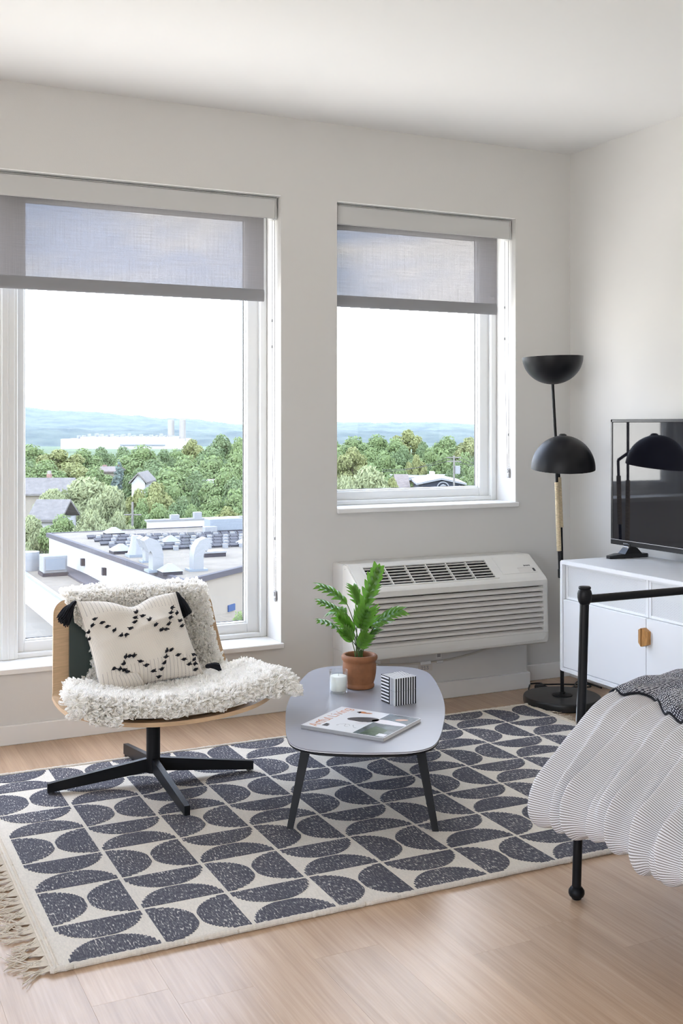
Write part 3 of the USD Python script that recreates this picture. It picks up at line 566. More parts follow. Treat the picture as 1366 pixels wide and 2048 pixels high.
# ------------------------------------------------------------------ armchair
CHX, CHY = 1.116, 3.877
from scipy.interpolate import CubicSpline, PchipInterpolator
prof = np.array([(-0.375, 0.322), (-0.33, 0.315), (-0.22, 0.300), (-0.08, 0.292), (0.06, 0.300), (0.155, 0.330), (0.215, 0.395), (0.255, 0.47), (0.290, 0.55), (0.318, 0.625), (0.325, 0.645)])
ss = np.r_[0, np.cumsum(np.linalg.norm(np.diff(prof, axis=0), axis=1))]; SV = ss[-1]; ss /= SV
PYs, PZs = CubicSpline(ss, prof[:, 0]), CubicSpline(ss, prof[:, 1])
halfw = PchipInterpolator([0, 0.12, 0.35, 0.52, 0.65, 0.8, 1.0], [0.355, 0.365, 0.362, 0.350, 0.335, 0.320, 0.305])
def shell(u, v, off=0.0):
    """Point of the seat shell: u metres to the side (facing its front: +x), v 0 at the seat's front edge to 1 at the top of the back."""
    vc = np.clip(v, 0, 1); y, z = PYs(vc), PZs(vc); dy, dz_ = PYs(vc, 1), PZs(vc, 1); n = np.hypot(dy, dz_); dy, dz_ = dy / n, dz_ / n
    over = (v - vc) * SV; y, z = y + dy * over, z + dz_ * over
    b = np.clip((vc - 0.42) / 0.25, 0, 1); b = b * b * (3 - 2 * b)
    e = (np.abs(u) / 0.36) ** 2.2
    z = z + (1 - b) * 0.058 * e; y = y - b * 0.085 * e
    ny, nz = -dz_, dy
    return np.stack([CHX + u, CHY + y + ny * off, z + nz * off], -1)
def slab(U, V, o0, o1):
    """Closed sheet between two offsets of the shell over a grid of (u, v)."""
    a, b = shell(U, V, o0), shell(U, V, o1); n, m = U.shape
    F = grid_faces(n, m); k = n * m
    faces = [F[:, ::-1], F + k]
    rim = [i * m for i in range(n)] + [(n - 1) * m + j for j in range(1, m)] + [i * m + m - 1 for i in range(n - 2, -1, -1)] + [j for j in range(m - 2, 0, -1)]
    r = np.array(rim); r2 = np.roll(r, -1)
    faces += [np.c_[r, r2, r2 + k], np.c_[r, r2 + k, r + k]]
    t = trimesh.Trimesh(np.vstack([a.reshape(-1, 3), b.reshape(-1, 3)]), np.vstack(faces), process=False); t.fix_normals(); return t
def patch(v0, v1, shrink, rc0, rc1, nv=54, nu=40):
    d = np.linspace(0, 1, nv); d = v0 + (v1 - v0) * (0.5 - 0.5 * np.cos(np.pi * d)); V = np.repeat(d[:, None], nu, 1)
    hw = halfw(np.clip(d, 0, 1)) - shrink
    for edge, rc in ((np.abs(d - v0) * SV, rc0), (np.abs(v1 - d) * SV, rc1)):
        q = np.clip(rc - edge, 0, rc); hw = hw - (rc - np.sqrt(np.maximum(rc * rc - q * q, 0)))
    U = np.linspace(-1, 1, nu)[None] * hw[:, None]
    return U, V
ch = thing('armchair', 'bent oak swivel armchair on a black four-legged base', 'armchair', (CHX, CHY, 0))
part(ch, 'seat_shell', slab(*patch(0, 1, 0, 0.15, 0.05), -0.014, 0.0), 'oak_veneer', smooth=40)
part(ch, 'pad', slab(*patch(0.13, 0.985, 0.062, 0.12, 0.05), 0.0005, 0.018), 'green_leather', smooth=40, label='dark green leather pad')
part(ch, 'column', cat([tube([(CHX, CHY, 0.045), (CHX, CHY, 0.262)], 0.025, 28), lathe([(0, 0.255), (0.09, 0.255), (0.10, 0.27), (0.09, 0.285), (0, 0.285)], (CHX, CHY, 0), 28)]), 'black_metal')
tips = [(-0.372, 0.03), (0.372, -0.035), (0.0, -0.40), (0.0, 0.385)]
for k, (tx, ty) in enumerate(tips):
    L = math.hypot(tx, ty); d = np.array([tx, ty]) / L; n_ = np.array([-d[1], d[0]])
    pts = []
    for r_, zlo, zhi, hw_ in ((0.015, 0.050, 0.098, 0.0105), (L, 0.0145 if k < 3 else 0.006, 0.046, 0.0095)):
        for s_ in (-1, 1):
            for z_ in (zlo, zhi): pts.append([CHX + d[0] * r_ + n_[0] * hw_ * s_, CHY + d[1] * r_ + n_[1] * hw_ * s_, z_])
    part(ch, 'leg', trimesh.convex.convex_hull(np.array(pts)), 'black_metal', smooth=False)
    part(ch, 'glide', lathe([(0, 0.012 if k < 3 else 0.0005), (0.009, 0.012 if k < 3 else 0.0005), (0.009, 0.02), (0, 0.02)], (CHX + d[0] * (L - 0.015), CHY + d[1] * (L - 0.015), 0), 12), 'plastic_dark')

# sheepskin over the chair
sk = thing('sheepskin', 'fluffy white sheepskin draped over the armchair', 'sheepskin', (CHX, CHY, 0.3))
vk = [-0.10, -0.04, 0.02, 0.12, 0.25, 0.40, 0.52, 0.60, 0.70, 0.80, 0.90, 1.0, 1.08]
uL = PchipInterpolator(vk, [-0.30, -0.345, -0.365, -0.355, -0.325, -0.300, -0.285, -0.235, -0.170, -0.165, -0.215, -0.255, -0.255])
uR = PchipInterpolator(vk, [0.33, 0.385, 0.405, 0.395, 0.365, 0.335, 0.320, 0.310, 0.290, 0.280, 0.280, 0.275, 0.265])
rs = np.random.default_rng(11)
def skin(u, v, off):
    """Sheepskin surface: lies on the shell, sags over the seat's front and folds over the top of the back."""
    b = np.clip((0.52 - v) / 0.12, 0, 1); r0 = np.clip(v / 0.09, 0, 1)
    p = shell(np.clip(u, -0.40, 0.40), v, (0.022 + 0.030 * b * np.sqrt(r0 * (2 - r0)) + off)[..., None] if False else 0.0)
    p1 = shell(np.clip(u, -0.40, 0.40), v, 1.0); thick = 0.022 + 0.034 * b * np.sqrt(r0 * (2 - r0)) + off
    p = p + (p1 - p) * np.asarray(thick)[..., None]
    f = np.clip(-v / 0.10, 0, 1.2)[..., None]
    p = p + f * np.array([0, 0.035, -0.05]) * np.ones_like(p)
    side = np.clip(np.abs(u) - halfw(np.clip(v, 0, 1)) + 0.01, 0, 0.1); p[..., 2] -= side * (1.0 + 0.3 * np.sign(-u))
    g = np.clip((v - 1.0) / 0.08, 0, 1.2)[..., None]
    p = p + g * np.array([0, 0.045, -0.055])
    return p
vv = np.linspace(-0.09, 1.08, 80)[:, None] * np.ones((1, 40)); aa = np.linspace(0, 1, 40)[None] * np.ones((80, 1))
uf = uL(0.02) + (uR(0.02) - uL(0.02)) * aa
vmin = np.interp(uf, [-0.36, -0.27, -0.22, 0.27, 0.33, 0.41], [-0.09, -0.085, -0.016, -0.016, -0.05, -0.055])
vv = vmin + (vv + 0.09) / 1.17 * (1.08 - vmin)
UU = uL(vv) + (uR(vv) - uL(vv)) * aa
A0, B0 = skin(UU, vv, 0.0), skin(UU, vv, 0.010)
Fg = grid_faces(80, 40); part(sk, 'hide', cat([trimesh.Trimesh(B0.reshape(-1, 3), Fg, process=False), trimesh.Trimesh(A0.reshape(-1, 3), Fg[:, ::-1], process=False)]), 'hide', smooth=True)
NL = 12500
v_ = rs.uniform(-0.095, 1.09, NL); a_ = rs.uniform(0, 1, NL); a_[: NL // 12] = rs.choice([0.0, 1.0], NL // 12)
u_ = uL(v_) + (uR(v_) - uL(v_)) * a_ + rs.normal(0, 0.004, NL)
ok = v_ > np.where(u_ < -0.24, -0.10, np.where(u_ > 0.30, -0.06, -0.022 + 0.010 * np.sin(u_ * 40))); v_, a_, u_ = v_[ok], a_[ok], u_[ok]; NL = len(v_)
e = 1e-3
p0 = skin(u_, v_, 0.008); du = skin(u_ + e, v_, 0.008) - p0; dv = skin(u_, v_ + e, 0.008) - p0
nn = np.cross(du, dv); nn /= np.linalg.norm(nn, axis=1, keepdims=True) + 1e-12
ref = skin(u_, v_, 0.02) - p0; nn *= np.sign((nn * ref).sum(1, keepdims=True) + 1e-9)
# locks: each lock is a clump of strands that winds into one blunt curl
S, W = [], []
tt = np.linspace(0, 1, 7)
for k in range(NL):
    n = nn[k]; L = rs.uniform(0.018, 0.034) * (1.15 if v_[k] < 0.5 else 1.0); lean = rs.normal(0, 0.42, 3); lean -= n * (lean @ n)
    if v_[k] < 0.03: lean += np.array([rs.normal(0, .2), -0.35, -0.55])
    else: lean += np.array([0, -0.05, -0.16])
    if a_[k] < 0.02: lean += np.array([-0.5, 0, -0.2])
    if a_[k] > 0.98: lean += np.array([0.5, 0, -0.2])
    d = n + lean; d /= np.linalg.norm(d)
    cx = np.cross(d, rs.normal(size=3)); cx /= np.linalg.norm(cx); cz = np.cross(d, cx)
    ph, amp, tw = rs.uniform(0, 6.28), rs.uniform(0.0012, 0.0034), rs.uniform(3, 6)
    mid = p0[k] + d * L * (tt - 0.18 * tt ** 3)[:, None] + amp * (tt ** 0.8)[:, None] * (np.cos(ph + tw * tt)[:, None] * cx + np.sin(ph + tw * tt)[:, None] * cz)
    for q in range(7):
        o = rs.normal(0, 0.0048, 3); o -= n * (o @ n)
        S.append(mid + o * (1 - 0.70 * tt ** 1.5)[:, None]); W.append(0.0027 * np.array([1, 1, 1, 1, .95, .8, .45]))
curves(sk, 'wool', np.array(S), np.array(W), 'wool', label='thick curly white wool locks')

# ------------------------------------------------------------------ cushion
TL, TR, BR, BL = np.array([0.873, 4.045, 0.655]), np.array([1.259, 4.065, 0.660]), np.array([1.296, 3.840, 0.385]), np.array([0.905, 3.790, 0.352])
cu = thing('cushion', 'cream cotton cushion with black zigzag knots and corner tassels on the armchair', 'cushion', tuple((BR + BL) / 2))
xa = (TR - TL + BR - BL) / 2; ya = (TL - BL + TR - BR) / 2; NRM = np.cross(xa, ya); NRM /= np.linalg.norm(NRM)
if NRM[1] > 0: NRM = -NRM
def cush(u, v, side):
    u, v = np.asarray(u, float), np.asarray(v, float)
    # edges bow inward, the top edge carries a dent
    up = 0.5 + (u - 0.5) * (1 - 0.045 * np.sin(np.pi * v) ** 1.0 * np.abs(2 * u - 1)); vp = 0.5 + (v - 0.5) * (1 - 0.09 * np.sin(np.pi * u) * np.abs(2 * v - 1))
    vp = vp - 0.085 * np.exp(-((u - 0.50) / 0.16) ** 2) * np.clip((v - 0.45) / 0.55, 0, 1) ** 1.5
    p = (TL * (1 - up)[..., None] + TR * up[..., None]) * vp[..., None] + (BL * (1 - up)[..., None] + BR * up[..., None]) * (1 - vp)[..., None]
    prof_ = (np.clip(1 - np.abs(2 * u - 1) ** 2.4, 0, 1) * np.clip(1 - np.abs(2 * v - 1) ** 2.4, 0, 1)) ** 0.55
    crease = 0.006 * np.sin(9 * u + 5 * v) * prof_ + 0.004 * np.sin(17 * v - 4 * u + 1) * prof_ + 0.006 * np.exp(-((v - 0.50 - 0.10 * u + 0.05 * np.sin(6 * u)) / 0.022) ** 2) * prof_ - 0.005 * np.exp(-((v - 0.44 - 0.10 * u) / 0.03) ** 2) * prof_ + 0.005 * np.exp(-((u - 0.80 - 0.25 * (v - .5)) / 0.03) ** 2) * prof_ * np.clip(1.2 - v, 0, 1) - 0.02 * np.exp(-((u - 0.50) / 0.12) ** 2) * np.clip((v - 0.6) / 0.4, 0, 1) * prof_
    h = side * (0.066 if side > 0 else 0.05) * prof_ + crease
    return p + h[..., None] * NRM
nu = 56; g1 = 0.5 - 0.5 * np.cos(np.linspace(0, np.pi, nu)); GU, GV = np.meshgrid(g1, g1, indexing='ij')
Fc = grid_faces(nu, nu); Vf, Vb = cush(GU, GV, 1).reshape(-1, 3), cush(GU, GV, -1).reshape(-1, 3)
uvs = np.vstack([np.c_[GU.ravel(), GV.ravel()]] * 2)
cm = trimesh.Trimesh(np.vstack([Vf, Vb]), np.vstack([Fc, Fc[:, ::-1] + len(Vf)]), process=False)
if (cm.face_normals[: len(Fc)].mean(0) @ NRM) < 0: cm.invert()
part(cu, 'cover', cm, 'cushion_cotton', uv=uvs)
# knots: places read off in the cushion's own plane (u to the right, v up)
K1 = [(0.005, 0.58), (0.011, 0.643), (0.053, 0.69), (0.089, 0.744), (0.142, 0.688), (0.179, 0.635), (0.229, 0.576), (0.274, 0.499), (0.317, 0.493), (0.373, 0.553), (0.431, 0.624), (0.455, 0.695), (0.487, 0.787), (0.531, 0.71), (0.573, 0.621), (0.614, 0.539), (0.66, 0.481), (0.714, 0.487), (0.763, 0.547), (0.802, 0.619), (0.836, 0.692), (0.875, 0.765), (0.909, 0.692), (0.915, 0.596), (0.924, 0.542)]
K2 = [(0.269, 0.284), (0.305, 0.282), (0.347, 0.276), (0.236, 0.217), (0.392, 0.2), (0.439, 0.146), (0.502, 0.08), (0.553, 0.022), (0.582, 0.08), (0.612, 0.131), (0.634, 0.185), (0.654, 0.244), (0.698, 0.247), (0.758, 0.187), (0.812, 0.144), (0.862, 0.097), (0.928, 0.105), (0.918, 0.046), (0.943, 0.204), (0.932, 0.15), (0.14, 0.20), (0.19, 0.175), (0.225, 0.155), (0.25, 0.13)]
rk = np.random.default_rng(4)
for (u, v) in K1 + K2:
    c = cush(np.array([u]), np.array([v]), 1)[0]
    m = trimesh.creation.icosphere(2, 1.0); f = 1 + 0.25 * (meshkit.noise(m.vertices * 2.2 + rk.uniform(0, 50)) - 0.5)
    m.vertices *= f[:, None] * np.array([0.0078, 0.0052, 0.0052])
    xs_ = xa / np.linalg.norm(xa); a_r = rk.uniform(0.0, 0.6); yv = np.cross(NRM, xs_)
    ax = xs_ * math.cos(a_r) + yv * math.sin(a_r); ay = np.cross(NRM, ax)
    fr = [frame_mesh(c + NRM * 0.003, ax, ay, NRM, m)]
    for q in range(3):
        a2 = rk.uniform(-0.9, 0.9) + (math.pi if q % 2 else 0); dd = ax * math.cos(a2) + ay * math.sin(a2)
        fr.append(tube([c + NRM * 0.003, c + NRM * 0.005 + dd * 0.010, c + NRM * 0.004 + dd * rk.uniform(0.010, 0.013)], [0.002, 0.0016, 0.001], 5))
    part(cu, 'knot', cat(fr), 'tassel_black')
def tassel(root, d, L, spread, n=130, drop=0.35):
    d = np.array(d, float); d /= np.linalg.norm(d); S, W = [], []
    for k in range(n):
        o = rk.normal(0, 1, 3); o -= d * (o @ d); o /= np.linalg.norm(o); r = math.sqrt(rk.uniform(0, 1))
        t = np.linspace(0, 1, 7); rad = np.interp(t, [0, .12, .25, .6, 1], [0.003, .008, .006, spread * 0.75, spread])
        S.append(root + d * L * rk.uniform(.9, 1.05) * t[:, None] + o * r * rad[:, None] + np.array([0, 0, -drop]) * (L * t ** 2)[:, None]); W.append(np.full(7, 0.0034))
    return np.array(S), np.array(W)
tl, tr, br = (cush(np.array([a]), np.array([b]), 1)[0] for a, b in ((0., 1.), (1., 1.), (1., 0.)))
for root, d, L, sp in ((tl, (-0.52, -0.25, -0.40), 0.072, 0.028), (tr, (0.38, -0.15, -0.55), 0.075, 0.020), (br + NRM * 0.02 + np.array([0, 0, 0.02]), (0.8, -0.2, 0.25), 0.055, 0.014)):
    S, W = tassel(root, d, L, sp); curves(cu, 'tassel', S, W, 'tassel_black', label='black yarn tassel')
# folded-over corner at the lower left
fold = np.array([cush(np.array([a]), np.array([b]), 1)[0] + NRM * h for a, b, h in ((0.10, 0.16, 0.0), (0.34, 0.09, 0.012), (0.40, -0.03, 0.022), (0.12, -0.02, 0.022))])
nf = 10; q1, q2 = np.meshgrid(np.linspace(0, 1, nf), np.linspace(0, 1, nf), indexing='ij')
PF = (fold[0] * ((1 - q1) * (1 - q2))[..., None] + fold[1] * (q1 * (1 - q2))[..., None] + fold[2] * (q1 * q2)[..., None] + fold[3] * ((1 - q1) * q2)[..., None]) + (0.010 * np.sin(np.pi * q1) * np.sin(np.pi * q2))[..., None] * NRM
PB = PF - NRM * 0.006
mfold = trimesh.Trimesh(np.vstack([PF.reshape(-1, 3), PB.reshape(-1, 3)]), np.vstack([grid_faces(nf, nf), grid_faces(nf, nf)[:, ::-1] + nf * nf]), process=False)
part(cu, 'folded_corner', mfold, 'cushion_cotton', uv=np.vstack([np.c_[0.1 + 0.3 * q1.ravel(), 0.2 - 0.2 * q2.ravel()]] * 2))

# ------------------------------------------------------------------ coffee table
TX, TY, TZ = 1.80, 3.52, 0.30
TU, TVv = np.array([0.477, 0.879]), np.array([0.879, -0.477])
def tloc(v, u): q = np.array([TX, TY]) + TVv * v + TU * u; return q
half = [(0, -0.598), (0.09, -0.592), (0.165, -0.573), (0.212, -0.532), (0.240, -0.455), (0.263, -0.29), (0.279, -0.10), (0.281, 0.06), (0.272, 0.24), (0.253, 0.42), (0.224, 0.525), (0.170, 0.582), (0.095, 0.602), (0, 0.606)]
ctrl = half + [(-v, u) for v, u in half[-2:0:-1]]
cp = np.array(ctrl + ctrl[:1]); sl = np.r_[0, np.cumsum(np.linalg.norm(np.diff(cp, axis=0), axis=1))]
cs = CubicSpline(sl, cp, bc_type='periodic')(np.linspace(0, sl[-1], 140, endpoint=False))
def outline(off):
    return Polygon([tloc(v, u) for v, u in cs]).buffer(off, join_style=1)
tb = thing('coffee_table', 'low coffee table with a rounded grey top and black splayed legs', 'coffee table', (TX, TY, 0.01))
part(tb, 'tabletop', prism(outline(0), TZ - 0.0035, TZ), 'table_laminate', smooth=30)
part(tb, 'top_edge', prism(outline(-0.0004), TZ - 0.006, TZ - 0.0036), 'cover_white', smooth=30, label='thin pale edge line')
lo_, hi_ = np.array(outline(-0.03).exterior.coords)[:-1], np.array(outline(-0.001).exterior.coords)[:-1]
under = manifold3d.Manifold.hull_points(np.vstack([np.c_[lo_, np.full(len(lo_), TZ - 0.024)], np.c_[hi_, np.full(len(hi_), TZ - 0.0061)], np.c_[hi_, np.full(len(hi_), TZ - 0.012)]]).astype(np.float32))
part(tb, 'underside', under, 'satin_black', smooth=20)
for sv in (-1, 1):
    for su in (-1, 1):
        pts = []
        for v, u, z, a, b in ((0.180, 0.385, TZ - 0.02, 0.0165, 0.013), (0.232, 0.452, 0.0118, 0.0105, 0.0095)):
            for q in (-1, 1):
                for w in (-1, 1):
                    c = tloc(sv * v + q * a, su * u + w * b); pts.append([c[0], c[1], z])
        part(tb, 'leg', trimesh.convex.convex_hull(np.array(pts)), 'satin_black', smooth=False)

# pot and fern
PXc, PYc = 1.885, 3.742
pot = thing('potted_fern', 'green leafy fern in a round terracotta pot on the coffee table', 'potted plant', (PXc, PYc, TZ))
part(pot, 'pot', lathe([(0, 0.0006), (0.052, 0.0006), (0.0565, 0.004), (0.0575, 0.011), (0.0545, 0.017), (0.0555, 0.022), (0.0595, 0.034), (0.0632, 0.055), (0.0645, 0.075), (0.0632, 0.092), (0.0622, 0.098), (0.0635, 0.103), (0.0675, 0.107), (0.0695, 0.114), (0.0685, 0.121), (0.064, 0.1255), (0.058, 0.1265), (0.0535, 0.124), (0.052, 0.115), (0.0515, 0.095), (0, 0.095)], (PXc, PYc, TZ), 56), 'terracotta', smooth=60)
sm = lathe([(0, 0.100), (0.03, 0.101), (0.0512, 0.098), (0.0512, 0.095), (0, 0.095)], (PXc, PYc, TZ), 30); part(pot, 'soil', sm, 'soil')
def cam_dir(px, py): return at(px, py, 1.0) - np.array([0, 0, EYE])
rf = np.random.default_rng(21)
PC = np.array([PXc, PYc, TZ])
def plant_pt(zx, zy, depth):
    """A point of the plant's own upright plane (drawn in sixths of a picture pixel), moved back or forth by depth metres."""
    return at(640 + zx / 6.21, 1120 + zy / 6.21, 4.175 + depth)
# leaves: foot and tip of the blade, their depths, lobe length, how far the blade faces the viewer (1) or the sky (0), roll
FR = [((560, 560), (725, 92), 0.0, 0.02, 0.036, 0.75, -0.25), ((335, 545), (-5, 335), 0.0, -0.02, 0.040, 0.28, 0.0), ((340, 745), (-5, 525), -0.01, -0.05, 0.036, 0.25, 0.1), ((345, 950), (-5, 762), -0.02, -0.06, 0.034, 0.22, 0.0),
      ((500, 850), (590, 605), -0.03, -0.10, 0.056, 0.85, 0.0), ((720, 775), (1015, 640), 0.0, -0.01, 0.038, 0.30, -0.2), ((640, 905), (860, 778), -0.01, 0.03, 0.030, 0.1, 0.2), ((560, 640), (672, 380), 0.05, 0.09, 0.042, 0.45, 0.5),
      ((420, 900), (225, 705), -0.02, -0.06, 0.036, 0.7, -0.4), ((490, 1085), (600, 925), -0.04, -0.09, 0.036, 0.8, 0.2), ((520, 840), (745, 765), -0.02, -0.06, 0.036, 0.5, 0.2), ((330, 660), (130, 655), 0.05, 0.10, 0.040, 0.3, 0.0),
      ((395, 1010), (300, 880), -0.03, -0.05, 0.030, 0.65, 0.4), ((470, 560), (410, 345), 0.06, 0.10, 0.034, 0.3, -0.5), ((610, 990), (715, 880), -0.03, -0.06, 0.028, 0.2, 0.6)]
for k_, (b0, t0_, d0, d1, wide, face, roll) in enumerate(FR):
    foot, tip = plant_pt(*b0, d0), plant_pt(*t0_, d1)
    root = PC + np.array([0, 0, 0.099]) + RT * rf.uniform(-0.014, 0.014) + FW * rf.uniform(-0.012, 0.012)
    q = np.linspace(0, 1, 12)[:, None]; mid = root * 0.5 + foot * 0.5 + np.array([0, 0, 0.012]) - RT * 0.22 * ((foot - root) @ RT)
    st_ = (1 - q) ** 2 * root + 2 * q * (1 - q) * mid + q * q * foot
    ax0 = tip - foot; LL = np.linalg.norm(ax0); q2 = np.linspace(0, 1, 16)[:, None]
    sag = np.array([0, 0, 1.0]) * 0.10 * LL * (1 - face); bl = foot + ax0 * q2 + sag * np.sin(np.pi * q2)
    P = np.vstack([st_, bl[1:]])
    fr = part(pot, 'frond', tube(P, np.r_[np.linspace(0.0021, 0.0015, 12), np.linspace(0.0014, 0.0006, 15)], 6), 'stem', smooth=True)
    want = np.array([0, 0, 1.0]) * (1 - face) - FW * face - RT * 0.12
    nlob = 6; mw_ = 0.42 * wide * np.sin(np.pi * np.clip(0.12 + 0.80 * q2, 0, 1)); ctr = []
    for m in range(16):
        dT = bl[min(m + 1, 15)] - bl[max(m - 1, 0)]; dT /= np.linalg.norm(dT); sd_ = np.cross(dT, want); sd_ /= np.linalg.norm(sd_); nm = np.cross(sd_, dT); sd_ = sd_ * math.cos(roll) + nm * math.sin(roll)
        ctr += [bl[m] - sd_ * mw_[m], bl[m] + sd_ * mw_[m]]
    leaves = [trimesh.Trimesh(ctr, [f for m in range(15) for f in ((2 * m, 2 * m + 1, 2 * m + 3), (2 * m, 2 * m + 3, 2 * m + 2))], process=False)]
    for k in range(nlob * 2 + 1):
        side = 0 if k == nlob * 2 else (1 if k % 2 else -1); f = 0.86 if side == 0 else 0.02 + 0.80 * (k // 2) / (nlob - 1) + 0.03 * (side > 0)
        c = np.array([np.interp(f, q2[:, 0], bl[:, m]) for m in range(3)]); c2 = np.array([np.interp(min(f + 0.05, 1), q2[:, 0], bl[:, m]) for m in range(3)]); c1 = np.array([np.interp(max(f - 0.05, 0), q2[:, 0], bl[:, m]) for m in range(3)])
        dT = c2 - c1; dT /= np.linalg.norm(dT); sd_ = np.cross(dT, want); sd_ /= np.linalg.norm(sd_); nm = np.cross(sd_, dT)
        sd_, nm = sd_ * math.cos(roll) + nm * math.sin(roll), nm * math.cos(roll) - sd_ * math.sin(roll)
        L = wide * (0.86 + 0.60 * math.sin(math.pi * min(1, 0.15 + 0.75 * f))) * rf.uniform(0.9, 1.08) if side else LL * 0.16 + 0.012
        ang = math.radians(48 - 24 * f) if side else 0
        ld = dT * math.cos(ang) + sd_ * side * math.sin(ang) if side else dT
        wd = np.cross(nm, ld); wd /= np.linalg.norm(wd); qq = np.linspace(0, 1, 8)
        wmax = max(0.0066, 0.46 * LL / nlob) * (1.0 if side else 0.85); wv = wmax * np.sin(np.pi * np.clip(qq * 0.72 + 0.28, 0, 1)) ** 0.8; wv[-1] = 0.0004
        cl = c + ld * (L * qq)[:, None] + nm * (0.10 * L * np.sin(np.pi * qq) - 0.14 * L * qq ** 2)[:, None]
        V = np.vstack([cl - wd * wv[:, None] + nm * 0.20 * wv[:, None], cl, cl + wd * wv[:, None] + nm * 0.20 * wv[:, None]]); n8 = 8; F = []
        for r_ in (0, n8):
            for j in range(n8 - 1): F += [(r_ + j, r_ + j + 1, r_ + n8 + j + 1), (r_ + j, r_ + n8 + j + 1, r_ + n8 + j)]
        leaves.append(trimesh.Trimesh(V, F, process=False))
    part(fr, 'leaflets', cat(leaves), 'fern_leaf', smooth=True)

# candle
CXc, CYc = 1.776, 3.700
cd = thing('candle', 'white candle in a clear glass tumbler on the coffee table', 'candle', (CXc, CYc, TZ))
part(cd, 'glass', lathe([(0, 0.0005), (0.0315, 0.0005), (0.0335, 0.003), (0.0345, 0.084), (0.0335, 0.0850), (0.0325, 0.084), (0.0312, 0.012), (0.028, 0.009), (0, 0.0085)], (CXc, CYc, TZ), 44), 'candle_glass', smooth=50)
part(cd, 'wax', lathe([(0, 0.0095), (0.0290, 0.0095), (0.0305, 0.012), (0.0314, 0.062), (0.030, 0.0635), (0.012, 0.0622), (0, 0.062)], (CXc, CYc, TZ), 44), 'wax', smooth=50)
part(cd, 'wick', tube([(CXc, CYc, TZ + 0.061), (CXc, CYc, TZ + 0.068), (CXc + 0.001, CYc, TZ + 0.073)], 0.0009, 6), 'wick')

# striped box: inlaid strips of black and white on every face
bo = np.array([1.868, 3.431]); bx = np.array([0.0915, 0.006]); by = np.array([-0.027, 0.086]); BH = 0.098
lbx = np.linalg.norm(bx); lby = np.linalg.norm(by); ex, ey = bx / lbx, np.array([-bx[1], bx[0]]) / lbx; lby = 0.090; lbx = 0.092
bc = bo + ex * lbx / 2 + ey * lby / 2
bxt = thing('striped_box', 'cube shaped box inlaid with black and white stripes on the coffee table', 'box', (bc[0], bc[1], TZ))
def bl(x0, x1, y0, y1, z0, z1, c=0.0):
    m = box(x0, x1, y0, y1, z0, z1, c); v = m.vertices; q = bo + v[:, :1] * ex + v[:, 1:2] * ey; m.vertices = np.c_[q, v[:, 2] + TZ]; return m
SPL = 0.051
part(bxt, 'base', bl(0, lbx, 0, lby, 0.0005, SPL, 0.0003), 'ink_black', smooth=False)
part(bxt, 'lid', bl(0, lbx, 0, lby, SPL + 0.0008, BH, 0.0003), 'ink_black', smooth=False)
n_ = 9
for k in range(n_):
    a, b = lbx * (k + 0.0) / n_ , lbx * (k + 0.47) / n_
    part(bxt, 'inlay', cat([bl(a, b, -0.0002, 0.0012, 0.0005, SPL), bl(a, b, -0.0002, 0.0012, SPL + 0.0008, BH)]), 'cover_white', smooth=False)
for k in range(4):
    a = 0.0 + k * 0.0085; part(bxt, 'inlay', cat([bl(-0.0002, 0.0012, a, a + 0.0040, 0.0005, SPL), bl(-0.0002, 0.0012, a, a + 0.0040, SPL + 0.0008, BH)]), 'cover_white', smooth=False)
for k in range(8):
    a = 0.006 + k * 0.0118; part(bxt, 'inlay', bl(-0.0002, 0.0012, 0.038, lby, a, a + 0.0057), 'cover_white', smooth=False)
for k in range(9):
    a = 0.0 + k * 0.0098; part(bxt, 'inlay', bl(0, lbx * (0.55 if k > 3 else 1.0), a, a + 0.0066, BH - 0.0012, BH + 0.0002), 'cover_white', smooth=False)
for k in range(4):
    a = 0.042 + k * 0.0125; part(bxt, 'inlay', bl(lbx * 0.57 + k * 0.010, lbx * 0.57 + k * 0.010 + 0.0065, 0.039, lby, BH - 0.0012, BH + 0.0002), 'cover_white', smooth=False)

# magazine
mo = np.array([1.455, 3.318]); me = np.array([1.628, 3.062]) - mo; mlen = np.linalg.norm(me); me /= mlen; mu = np.array([-me[1], me[0]]); mw = 0.268; mlen = 0.309
mg = thing('magazine', 'glossy magazine with orange title lying on the coffee table', 'magazine', (*(mo + me * mlen / 2 + mu * mw / 2), TZ))
def mgf(m, z):   # drawn with x along the spine, y across the cover
    v = tm(m).copy(); q = mo + v.vertices[:, :1] * me + v.vertices[:, 1:2] * mu; v.vertices = np.c_[q, v.vertices[:, 2] + TZ + z]; return v
MT = 0.0125
part(mg, 'pages', mgf(box(0.001, mlen - 0.001, 0.002, mw - 0.001, 0.0012, MT - 0.0008), 0), 'paper', smooth=False)
part(mg, 'back_cover', mgf(box(0, mlen, 0, mw, 0.0004, 0.0012), 0), 'ink_grey', smooth=False)
part(mg, 'spine', mgf(box(0, mlen, -0.0004, 0.002, 0.0004, MT, 0.0008), 0), 'ink_grey', smooth=False)
part(mg, 'front_cover', mgf(box(0, mlen, 0, mw, MT - 0.0008, MT, 0.0003), 0), 'cover_white', smooth=False)
def prt(name, poly, m, h=0.0001, label=None): part(mg, name, mgf(prism(poly, MT, MT + h), 0), m, smooth=False, label=label)
def blob(cx, cy, a, b, rot=0, n=28, wob=0.12, seed=0):
    r = np.random.default_rng(seed); p = []; ph = r.uniform(0, 6, 3)
    for t in np.linspace(0, 2 * np.pi, n, endpoint=False):
        k = 1 + wob * (math.sin(2 * t + ph[0]) + 0.6 * math.sin(3 * t + ph[1])); x, y = a * k * math.cos(t), b * k * math.sin(t)
        p.append((cx + x * math.cos(rot) - y * math.sin(rot), cy + x * math.sin(rot) + y * math.cos(rot)))
    return Polygon(p).buffer(0)
